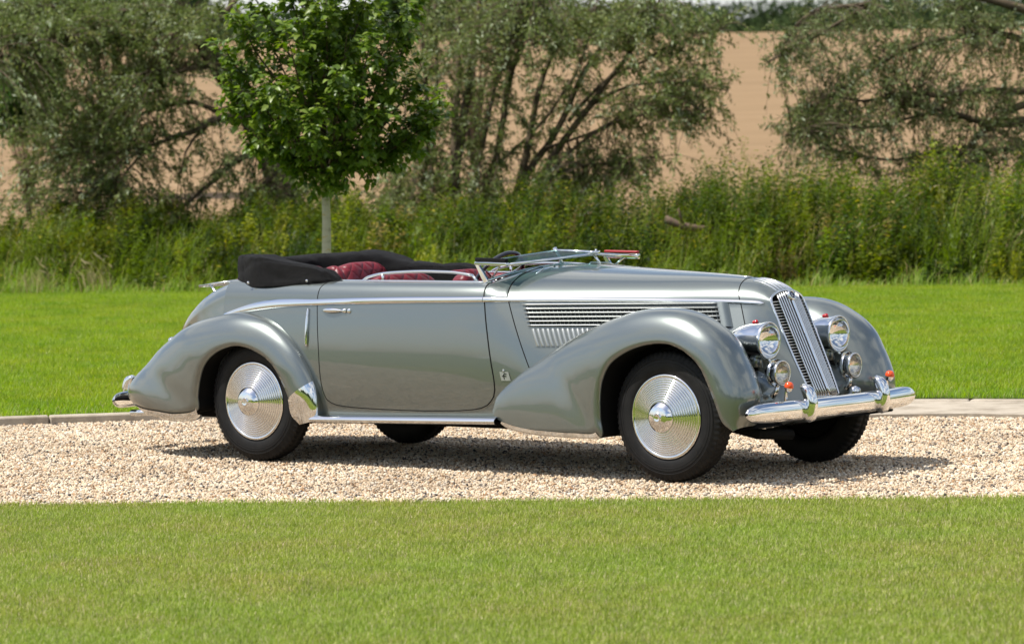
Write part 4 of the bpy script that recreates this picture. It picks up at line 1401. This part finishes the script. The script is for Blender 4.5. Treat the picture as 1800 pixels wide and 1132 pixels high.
def cap_mesh():
    prof = [(.226, .060), (.233, .066), (.2375, .072), (.2360, .078), (.229, .081), (.219, .0795), (.2155, .074)]
    r0, h0 = .2155, .074
    nr = 10
    for i in range(nr):
        ra = r0 - (r0 - .088) * i / nr
        ha = h0 + .050 * i / nr
        dr_, dh_ = -(r0 - .088) / nr, .050 / nr
        for u in (.0, .10, .24, .42, .58, .74, .84):
            w_ = max(0, 1 - ((u - .42) / .42) ** 2) ** .5
            prof.append((ra + dr_ * u, ha + dh_ * u + .0052 * w_))
        prof.append((ra + dr_ * .86, ha + dh_ - .0016)); prof.append((ra + dr_, ha + dh_ - .0016))
    prof += [(.0865, .127), (.0855, .132), (.081, .137), (.068, .148), (.061, .1535), (.056, .1555), (.0001, .156)]
    return MB().lathe(prof, (0, 0, 0), (0, 1, 0), 96)


tm = tyre_mesh(); cm_ = cap_mesh()
bad = MB().lathe([(.026, .155), (.026, .161), (.023, .164), (.019, .162), (.001, .163)], (0, 0, 0), (0, 1, 0), 28)
drum = MB().lathe([(.001, -.05), (.20, -.05), (.228, -.04), (.228, .05), (.001, .05)], (0, 0, 0), (0, 1, 0), 40)
tyre_data = cap_data = bad_data = drum_data = None
for x in (0, WB):
    for s in (-1, 1):
        if tyre_data is None:
            wh = drum.build('wheel', 'black_under', car); ty = tm.build('tyre', 'rubber', wh); hc = cm_.build('hub_cap', 'chrome', wh); bd = bad.build('hub_badge', 'chrome', wh)
            sharp(ty, 40); sharp(hc, 55)
            drum_data, tyre_data, cap_data, bad_data = wh.data, ty.data, hc.data, bd.data
        else:
            wh = bpy.data.objects.new('wheel', drum_data); COL.objects.link(wh); wh.parent = car
            for nm, dt in (('tyre', tyre_data), ('hub_cap', cap_data), ('hub_badge', bad_data)):
                o = bpy.data.objects.new(nm, dt); COL.objects.link(o); o.parent = wh
        wh.location = (x, s * .680, .365)
        wh.rotation_euler = (0, R(random.uniform(0, 360)), 0 if s > 0 else PI)
        if s < 0:
            wh.rotation_euler = (0, 0, PI)

# ---------------------------------------------------------------- grille
def xg(z, y=0.0):
    return 3.416 + (.978 - z) * .465 - .17 * abs(y)


gr = MB()
half = [(.128, .445), (.136, .49), (.143, .544), (.151, .65), (.156, .754), (.1585, .86), (.1590, .93), (.155, .972), (.140, .998), (.091, 1.020), (.045, 1.031), (0, 1.034)]
hp = catmull(half, 5)
path = [(xg(z, y) + .006, -y, z) for y, z in hp] + [(xg(z, y) + .006, y, z) for y, z in reversed(hp[:-1])]
gr.tube(path, .0075, 8, squash=(1, .9))
gr.tube([(xg(.445, y) + .004, y, .445) for y in np.linspace(-.128, .128, 9)], .0075, 8)
grille = gr.build('grille', 'chrome', car)
bk = MB()
L_ = [(xg(z, y) - .028, -y, z) for y, z in hp]; R_ = [(xg(z, y) - .028, y, z) for y, z in hp]
C_ = [(xg(z, 0) - .028, 0, z) for y, z in hp]
bk.grid([L_, C_, R_])
bk.build('grille_core', 'black_under', grille)
hw = pchip([z for y, z in half], [y for y, z in half])
first = None
z = .972
slat_tilt = Matrix.Rotation(R(25), 3, 'Y')
while z > .47:
    w = float(hw(z)) - .100
    for s in (-1, 1):
        y0, y1 = .101, .100 + w - .002
        mb = MB()
        pa, pb = Vector((xg(z, y0) + .006, s * y0, z)), Vector((xg(z, y1) + .002, s * y1, z - .001))
        mb.tube([pa, pb], .0036, 6, squash=(.9, 2.2))
        mb.build('grille_slat', 'brushed', grille)
    z -= .0158
for i, y in enumerate([0, .0225, .0415, .0605, .0795, .0975]):
    for s in ((1,) if y == 0 else (-1, 1)):
        zt_ = np.interp(y, [0, .045, .091, .1], [1.028, 1.025, 1.014, 1.008])
        zb_ = .447
        r_ = .0070 if y == 0 else .0040
        mb = MB()
        mb.tube([(xg(zz, y) + .010, s * y * np.interp(zz, [.44, .6], [.97, 1]), zz) for zz in np.linspace(zt_, zb_, 14)], r_, 8, squash=(2.2, 1))
        mb.build('grille_bar', 'chrome' if y == 0 else 'brushed', grille)
gn = Vector((.907, 0, .42))
ec = Vector((xg(1.0) + .012, 0, 1.0))
em = MB().lathe([(.030, 0), (.031, .014), (.027, .020), (.020, .018), (.020, .016)], ec, gn, 32).build('emblem', 'chrome', grille)
MB().lathe([(.0202, .0), (.0202, .0155), (.001, .0165)], ec, gn, 24).build('emblem_face', 'blue_enamel', grille)
MB().tube([ec + gn * .0165 + Vector((.003, -.008, .009)), ec + gn * .0165 + Vector((.003, -.008, -.008)), ec + gn * .0165 + Vector((.003, .007, -.008))], .0022, 5).build('emblem_letter', 'chrome', grille)
# ribs over the nose
for y in np.linspace(-.075, .075, 7):
    pts = []
    for xs in np.linspace(3.255, 3.408, 16):
        lo, hi = 1.0, 2.0
        for _ in range(16):
            mid = (lo + hi) / 2
            if surf(xs, mid)[1] > abs(y): lo = mid
            else: hi = mid
        p = surf(xs, lo)
        pts.append((p[0], y, p[2] + .002))
    MB().tube(pts, [.001] + [.0052] * (len(pts) - 1), 6, squash=(.9, 1)).build('nose_rib', 'chrome', nose)

# ---------------------------------------------------------------- lamps
for s in (-1, 1):
    o = (3.505, s * .341, .770)
    hl = MB().lathe([(.098, .010), (.1015, .012), (.1045, .007), (.105, -.004), (.102, -.016), (.0985, -.04), (.095, -.08), (.087, -.13), (.074, -.18), (.055, -.225), (.03, -.258), (.001, -.272)], o, (1, 0, 0), 56)
    hl = hl.build('headlight', 'chrome', car)
    MB().lathe([(.0985 * math.sin(q), .009 - .075 * math.cos(q) ** 1.3) for q in np.linspace(PI / 2, .001, 16)], o, (1, 0, 0), 40).build('reflector', 'chrome', hl)
    MB().lathe([(.0985, .010), (.088, .017), (.06, .025), (.03, .029), (.001, .030)], o, (1, 0, 0), 40).build('lens', 'lamp_glass', hl)
    mb = MB(); mb.tube([(3.405, s * .341, .868), (3.435, s * .341, .872)], [.010, .010], 8); mb.tube([(3.41, s * .341, .874), (3.43, s * .341, .878)], .006, 8)
    mb.build('jewel', 'red_jewel', hl)
    mb = MB(); mb.tube([(3.42, s * .345, .70), (3.42, s * .35, .62)], [.03, .045], 14); mb.build('headlight_stand', 'paint', hl)
    mb = MB(); mb.tube([(3.46, s * .341, .672), (3.505, s * .341, .664), (3.515, s * .341, .655)], .008, 8); mb.build('clamp', 'chrome', hl)
    o = (3.600, s * .355, .593)
    fg = MB().lathe([(.065, .010), (.068, .012), (.0705, .006), (.071, -.004), (.0665, -.014), (.0645, -.035), (.058, -.062), (.044, -.085), (.022, -.098), (.001, -.102)], o, (1, s * .04, 0), 44).build('fog_lamp', 'chrome', car)
    MB().lathe([(.066, .009), (.05, -.02), (.03, -.035), (.001, -.04)], o, (1, s * .04, 0), 32).build('reflector', 'brushed', fg)
    MB().lathe([(.066, .010), (.05, .018), (.03, .022), (.001, .024)], o, (1, s * .04, 0), 32).build('lens', 'fog_glass', fg)
    mb = MB(); mb.lathe([(.075, -.03), (.078, -.04), (.075, -.055), (.06, -.06)], o, (1, s * .04, 0), 36); mb.tube([(3.575, s * .355, .53), (3.565, s * .36, .49), (3.54, s * .36, .46)], [.012, .014, .02], 10)
    mb.build('fog_lamp_bracket', 'chrome', fg)
    ix, iy, iz = 3.746, s * .495, .530
    mb = MB(); mb.tube([(ix - .02, iy, .44), (ix - .02, iy, .50), (ix - .012, iy, .525)], [.012, .008, .010], 10); mb.lathe([(.001, -.03), (.014, -.026), (.022, -.012), (.0235, 0)], (ix, iy, iz - .004), (.25, 0, 1), 20)
    ind = mb.build('indicator', 'chrome', car)
    MB().lathe([(.0255, 0), (.0265, .008), (.022, .022), (.012, .030), (.001, .032)], (ix, iy, iz - .004), (.25, 0, 1), 24).build('lens', 'orange_lens', ind)

# ---------------------------------------------------------------- bumpers
def bumper(x0, bend, span, zc, hh, dirx, name):
    rows = []
    ys = np.sin(np.linspace(-PI / 2, PI / 2, 61)) * span
    for y in ys:
        k = abs(y) / span
        xc = x0 - dirx * bend * k ** 2.4
        e = max(.02, (1 - k ** 14)) ** .5
        rows.append([(xc + dirx * (.034 * math.cos(a) if math.cos(a) > 0 else .006 * math.cos(a)) * (.4 + .6 * e), y, zc + hh * e * math.sin(a)) for a in np.linspace(0, 2 * PI, 20, endpoint=False)])
    return MB().grid(rows, wrap_c=True, flip=(dirx < 0)).build(name, 'chrome', car)


fb = bumper(3.762, .075, .822, .397, .058, 1, 'front_bumper')
rb = bumper(-1.46, .075, .56, .312, .052, -1, 'rear_bumper')


def overrider(x, y, z0, z1, dirx, par):
    rows = []
    for u in np.linspace(0, 1, 18):
        z = z0 + (z1 - z0) * u
        e = math.sqrt(max(.004, 1 - (2 * u - 1) ** 8))
        xc = x + dirx * (.012 * math.sin(PI * u) - .030 * max(0, u - .5) ** 1.6 / .33)
        w = (.035 - .004 * u) * e
        rows.append([(xc + dirx * ((.040 * e * math.cos(a)) if math.cos(a) > 0 else .040 * e * math.cos(a)), y + w * math.copysign(abs(math.sin(a)) ** .8, math.sin(a)), z) for a in np.linspace(0, 2 * PI, 20, endpoint=False)])
    m_ = MB().grid(rows, wrap_c=True, flip=(dirx < 0))
    n_ = len(m_.v)
    m_.f.append(tuple(range(19, -1, -1))); m_.f.append(tuple(range(n_ - 20, n_)))
    m_.build('overrider', 'chrome', par)


for s in (-1, 1):
    overrider(3.782, s * .356, .325, .540, 1, fb)
    overrider(-1.49, s * .32, .27, .46, -1, rb)
    mb = MB(); mb.tube([(3.72, s * .30, .40), (3.45, s * .33, .36)], .025, 8); mb.build('bumper_iron', 'black_under', fb)
    mb = MB(); mb.tube([(-1.44, s * .32, .315), (-1.1, s * .33, .33)], .022, 8); mb.build('bumper_iron', 'black_under', rb)
mb = MB().lathe([(.03, -.03), (.035, 0), (.028, .02), (.001, .03)], (3.66, .27, .455), (.2, 0, 1), 20)
mb.build('horn', 'chrome', car)

# ---------------------------------------------------------------- side vents on the hood
for s in (-1, 1):
    def flank(xs_, z, d):
        return off_surf(xs_, t_of_z(min(z, .9699)), d, s)
    # upper block: recessed dark panel, horizontal bars, end caps
    xa, xb = 1.985, 3.085
    za, zb = .962, .846
    pan = MB().grid([[flank(x, z, .0025) for x in np.linspace(xa, xb, 40)] for z in np.linspace(za + .004, zb - .004, 8)], flip=(s > 0))
    vent = pan.build('hood_vent', 'paint', car)
    MB().grid([[flank(x, z, .0045) for x in np.linspace(xa + .012, xb - .006, 40)] for z in np.linspace(za - .012, zb + .008, 8)], flip=(s > 0)).build('vent_screen', 'dark_mesh', vent)
    for i in range(6):
        z = za - (za - zb) * i / 5
        mb = MB(); mb.tube([flank(x, z, .010) for x in np.linspace(xa - .004, xb, 40)], [.003] + [.0052] * 38 + [.003], 8, squash=(.75, 1.2))
        mb.build('vent_bar', 'silver_paint', vent)
    for i in range(1, 46):
        x = xa + (xb - xa) * i / 46
        MB().tube([flank(x, z, .006) for z in (za, .90, zb)], .0022, 4).build('vent_rib', 'paint', vent)
    ec_ = MB().grid([[flank(x, z, dd) for x, dd in ((xb - .01, .012), (xb + .012, .016), (xb + .035, .012), (xb + .052, .001))] for z in np.linspace(za + .012, zb - .012, 8)], flip=(s > 0))
    ec_.build('vent_end', 'paint', vent)
    # lower row of pressed louvres
    lp = MB().grid([[flank(x, z, .002) for x in np.linspace(1.985, 2.42, 20)] for z in np.linspace(.832, .725, 6)], flip=(s > 0)).build('louvre_panel', 'paint', car)
    for i in range(15):
        x = 1.998 + i * .0285
        rows = []
        for z in np.linspace(.828, .730, 10):
            k = math.sin(PI * min(1, max(0, (.832 - z) / .106))) ** .35
            rows.append([flank(x - .001, z, .0015), flank(x + .004, z, .004 + .006 * k), flank(x + .011, z, .004 + .011 * k), flank(x + .019, z, .004 + .009 * k), flank(x + .0225, z, .0015)])
        MB().grid(rows, flip=(s < 0)).build('louvre', 'silver_paint', lp)
    # coachbuilder's badge: small plate with a crown and a dark f
    bx, bz = 1.775 + .04, .56
    def bp(dx, dz, d):
        return off_surf(bx + dx, t_of_z(bz + dz), d, s)
    bdg = MB().grid([[bp(dx, dz, .004) for dx in (-.014, 0, .014)] for dz in (.024, 0, -.027)], flip=(s > 0)).build('badge', 'silver_paint', car)
    mb = MB(); mb.tube([bp(-.003, -.018, .006), bp(-.003, .005, .006), bp(.001, .013, .006), bp(.007, .013, .006)], .0022, 5); mb.tube([bp(-.008, 0, .006), bp(.005, 0, .006)], .0018, 5)
    mb.build('badge_letter', 'seam_black', bdg)
    mb = MB(); mb.tube([bp(0, .026, .004), bp(0, .036, .004)], [.008, .003], 6); mb.build('badge_crown', 'chrome', bdg)
    # trafficator slot behind the door
    def tp(z, d, dx=0):
        return off_surf(.425 + dx, t_of_z(z), d, s)
    zz = np.linspace(.70, .925, 16)
    tr = MB(); tr.tube([tp(z, .005) for z in zz], [.003 + .011 * math.sin(PI * (i + .7) / 16.4) ** .4 for i in range(16)], 10, squash=(.7, 1)); tr = tr.build('trafficator', 'chrome', car)
    MB().tube([tp(z, .0135) for z in np.linspace(.735, .885, 8)], .0035, 6).build('trafficator_slot', 'seam_black', tr)

# ---------------------------------------------------------------- cockpit
for s in (-1, 1):
    rows = []
    for x in np.linspace(-.32, 1.76, 40):
        y = float(_yb(x)) - .098
        rows.append([(x, s * (y + .006), 1.084), (x, s * (y - .012), 1.09), (x, s * (y - .028), 1.075), (x, s * (y - .035), .9), (x, s * (y - .03), .5), (x, s * (y - .05), .34)])
    MB().grid(rows, flip=(s < 0)).build('door_trim', 'leather', car)
MB().grid([[(x, y, .34) for y in (-.6, 0, .6)] for x in (-.35, .7, 1.8)]).build('floor_pan', 'black_under', car, smooth=False)
mb = MB()
rows = [[(1.775 - .03 * (yv / .6) ** 2 + dx, yv, z) for dx, z in ((.0, 1.155 - .085 * (abs(yv) / .6) ** 2.2), (-.06, 1.125 - .075 * (abs(yv) / .6) ** 2.2), (-.09, 1.06), (-.09, .92), (-.02, .85), (.0, .4))] for yv in np.linspace(-.6, .6, 17)]
mb.grid(rows)
mb.build('dashboard', 'leather', car)


def pad(name, c, d, tilt=0.0, e1=.35, e2=.35, mat='leather', par=None, yaw=0.0):
    nu, nv = 28, 40
    sg = lambda v, e: math.copysign(abs(v) ** e, v)
    rows = []
    for i in range(nu + 1):
        u = -PI / 2 + PI * i / nu
        row = []
        for j in range(nv):
            v = 2 * PI * j / nv
            row.append((d[0] / 2 * sg(math.cos(u), e1) * sg(math.cos(v), e2), d[1] / 2 * sg(math.cos(u), e1) * sg(math.sin(v), e2), d[2] / 2 * sg(math.sin(u), e1)))
        rows.append(row)
    ob = MB().grid(rows, wrap_c=True).build(name, mat, par or car)
    ob.location = c
    ob.rotation_euler = (0, tilt, yaw)
    return ob


# rear bench: two backs, a bolster between; front pair
for yv, xx in ((-.27, .04), (.27, .04)):
    st = pad('seat_back', (xx - .05, yv, .93), (.20, .46, .46), R(-14), .55, .5)
    cu = pad('seat_cushion', (.26, yv * 1.0, .68), (.56, .47, .22), R(-4), .45, .4)
pad('arm_rest', (.02, 0, .92), (.20, .10, .46), R(-14), .7, .7)
for yv in (-.32, .32):
    st = pad('front_seat_back', (.80, yv, .89), (.16, .50, .46), R(-16), .55, .5)
    pad('front_seat_cushion', (1.12, yv, .66), (.58, .50, .20), R(-4), .45, .4)

# steering wheel, on the near side
sc_, sn_ = Vector((1.56, -.33, 1.075)), Vector((-.84, 0, .54)).normalized()
su = Vector((0, 1, 0)); sw_ = sn_.cross(su)
mb = MB(); mb.tube([sc_ + (su * math.cos(a) + sw_ * math.sin(a)) * .205 for a in np.linspace(0, 2 * PI, 49)], .012, 8, cap=False)
stw = mb.build('steering_wheel', 'wood_rim', car)
mb = MB()
for a in (PI / 2, PI / 2 + 2.1, PI / 2 - 2.1):
    mb.tube([sc_, sc_ + (su * math.cos(a) + sw_ * math.sin(a)) * .2], .007, 6)
mb.lathe([(.035, -.01), (.035, .01), (.001, .018)], sc_, sn_, 20)
mb.tube([sc_, sc_ - sn_ * .3], .016, 8)
mb.build('spokes', 'brushed', stw)

# folded windscreen: base moulding, pillars, two panes lying forward over the scuttle
ws = MB()
base = catmull([(1.708, -.60, 1.094), (1.735, -.50, 1.118), (1.755, -.36, 1.139), (1.775, -.18, 1.155), (1.79, 0, 1.167), (1.775, .18, 1.155), (1.755, .36, 1.139), (1.735, .50, 1.118), (1.708, .60, 1.094)], 4)
ws.tube(base, .0095, 8)
ws = ws.build('windscreen', 'chrome', car)
for s in (-1, 1):
    mb = MB()
    a, b_ = Vector((1.715, s * .605, 1.085)), Vector((1.640, s * .605, 1.198))
    rows = []
    for u in np.linspace(0, 1, 6):
        p = a.lerp(b_, u)
        w = .030 - .010 * u
        rows.append([p + Vector((w * .55, s * .008, w * .2)), p + Vector((-w * .55, s * .010, -w * .2)), p + Vector((-w * .55, -s * .012, -w * .2)), p + Vector((w * .55, -s * .012, w * .2))])
    mb.grid(rows, wrap_c=True)
    mb.f.append((0, 1, 2, 3)); k_ = len(mb.v); mb.f.append((k_ - 1, k_ - 2, k_ - 3, k_ - 4))
    bevel(mb.build('pillar', 'chrome', ws), .004)
    # side rail of the folded frame; near top black pad, far top painted red-leather reflection
    ra_, rb_ = Vector((1.635, s * .607, 1.197)), Vector((1.886, s * .622, 1.192))
    dd = rb_ - ra_
    rot = dd.to_track_quat('X', 'Z').to_matrix()
    mb = MB(); mb.box((ra_ + rb_) / 2 - Vector((0, 0, .003 if s > 0 else 0)), (dd.length, .030, .020 if s < 0 else .030), rot); bevel(mb.build('side_rail', 'chrome', ws), .006, 3)
    mb = MB(); mb.box((ra_ + rb_) / 2 + Vector((0, 0, .0225)), (dd.length * .96, .028, .022 if s < 0 else .016), rot)
    bevel(mb.build('side_rail_top', 'canvas' if s < 0 else 'leather_reflection', ws), .006, 3)
    mb = MB(); mb.tube([(1.70, s * .55, 1.10), (1.80, s * .585, 1.185)], .006, 6); mb.build('stay', 'brushed', ws)
    q = [Vector((1.650, s * .600, 1.202)), Vector((1.880, s * .612, 1.196)), Vector((2.030, s * .012, 1.232)), Vector((1.740, s * .012, 1.246))]
    MB().add([v for v in q] + [v + Vector((0, 0, .004)) for v in q], [(3, 2, 1, 0), (4, 5, 6, 7), (1, 5, 4, 0), (2, 6, 5, 1), (3, 7, 6, 2), (0, 4, 7, 3)]).build('pane', 'tinted_glass', ws, smooth=False)
    mb = MB(); mb.tube([q[1] + Vector((0, 0, -.006)), q[2] + Vector((0, 0, -.004))], .0085, 8); mb.tube([q[0], q[3]], .005, 8)
    mb.build('pane_frame', 'chrome', ws)
mb = MB()
mb.tube([(1.735, 0, 1.247), (1.85, 0, 1.246), (2.035, 0, 1.237)], [.008, .008, .010], 8)
mb.box((2.02, 0, 1.238), (.07, .05, .018))
mb.tube([(1.79, 0, 1.165), (1.765, 0, 1.22), (1.735, 0, 1.262)], [.016, .010, .013], 8)
mb.tube([(2.04, 0, 1.236), (2.045, 0, 1.256)], .007, 6)
mb.tube([(2.03, 0, 1.225), (2.05, .02, 1.18), (2.04, .03, 1.155)], [.008, .008, .02], 8)
mb.build('centre_stay', 'chrome', ws)
mb = MB()
for s in (-1, 1):
    mb.tube([(1.86, s * .16, 1.150), (1.87, s * .17, 1.172), (1.90, s * .30, 1.165), (1.93, s * .42, 1.130)], .005, 6)
    mb.lathe([(.014, 0), (.014, .012), (.006, .018), (.001, .019)], (1.86, s * .16, 1.148), (0, 0, 1), 14)
mb.build('wiper', 'chrome', car)
# folded soft top under its black cover
near_ = [(.57, -.600, 1.130, .075, .072), (.45, -.620, 1.156, .105, .070), (.28, -.632, 1.184, .14, .064), (.08, -.638, 1.216, .17, .056), (-.04, -.630, 1.234, .19, .050), (-.13, -.605, 1.240, .20, .044),
         (-.24, -.545, 1.236, .20, .040), (-.35, -.450, 1.226, .20, .036), (-.44, -.32, 1.216, .20, .032), (-.495, -.16, 1.208, .20, .030)]
far_ = [(-.495, .16, 1.205, .20, .030), (-.44, .32, 1.208, .20, .032), (-.35, .45, 1.213, .20, .036), (-.24, .545, 1.220, .20, .040), (-.12, .600, 1.216, .19, .044), (-.02, .625, 1.196, .17, .05),
        (.10, .632, 1.160, .15, .056), (.28, .632, 1.147, .13, .064), (.48, .625, 1.143, .11, .07), (.66, .612, 1.138, .09, .072)]
tp_ = near_ + [(-.51, 0, 1.206, .20, .028)] + far_
P = catmull(tp_, 8)
sec = [(.032, -.02), (.036, .20), (.034, .50), (.033, .80), (.027, .955), (.000, .995), (-.060, 1.0), (-.100, .97), (-.124, .84), (-.132, .50), (-.135, .10), (-.128, -.6)]
sec = catmull(sec, 3)
rows = []
n_ = len(P)
for i, (x, y, zt_, wd, dz) in enumerate(P):
    a, b_ = P[max(i - 1, 0)], P[min(i + 1, n_ - 1)]
    d = np.array([b_[0] - a[0], b_[1] - a[1]]); d /= np.linalg.norm(d)
    out = np.array([d[1], -d[0]])
    if out @ np.array([x - .4, y]) < 0:
        out = -out
    zb_ = 1.0 + dz
    endk = min(i, n_ - 1 - i) / 5.0
    e = min(1, endk) ** .5 if endk < 1 else 1
    row = []
    for j, (o, h) in enumerate(sec):
        oo = (o if o > 0 else o * wd / .135) * (.35 + .65 * e) 
        hh = h * (zt_ - zb_) * (.30 + .70 * e)
        fold = .008 * math.sin(i * .21 + j * .16) * math.sin(i * .09 - j * .23 + 1.0) - .010 * max(0, math.sin(i * .37 - j * .22 + 2 * math.sin(i * .13))) ** 6 - .009 * max(0, math.sin(i * .11 + j * .45)) ** 10
        fold *= 1 if .15 < h < 1.1 else .3
        row.append((x + out[0] * (oo + fold), y + out[1] * (oo + fold), zb_ + hh + (fold * .8 if h > .4 else 0)))
    rows.append(row)
mb = MB().grid(rows, flip=True)
o = len(sec)
mb.f.append(tuple(range(o))); mb.f.append(tuple(range((n_ - 1) * o, n_ * o))[::-1])
top = mb.build('soft_top_cover', 'canvas', car)
for s in (-1, 1):
    for x, z, y in ((-.10, 1.072, .672), (.37, 1.088, .664)):
        MB().lathe([(.010, 0), (.009, .006), (.004, .010), (.001, .011)], (x, s * y, z), (0, s, .1), 14).build('snap', 'chrome', top)
# luggage rack on the tail
mb = MB()
for y in (-.22, -.11, 0, .11, .22):
    mb.tube([(-.945, y, 1.022), (-.80, y, 1.042), (-.64, y, 1.060)], .0065, 6)
mb.tube([(-.945, -.22, 1.022), (-.952, 0, 1.022), (-.945, .22, 1.022)], .008, 6); mb.tube([(-.70, -.22, 1.052), (-.70, .22, 1.052)], .007, 6)
rk = mb.build('luggage_rack', 'brushed', car)
for s in (-1, 1):
    mb = MB(); mb.tube([(-.85, s * .22, 1.035), (-.80, s * .23, .99), (-.775, s * .235, .955)], [.008, .010, .017], 8); mb.tube([(-.67, s * .22, 1.055), (-.66, s * .24, 1.02)], .009, 8)
    mb.build('rack_foot', 'brushed', rk)
for s in (-1, 1):
    MB().lathe([(.001, .03), (.018, .02), (.022, 0), (.022, -.03)], (-.845, s * .58, .70), (-.7, 0, .7), 16).build('tail_lamp', 'chrome', car)
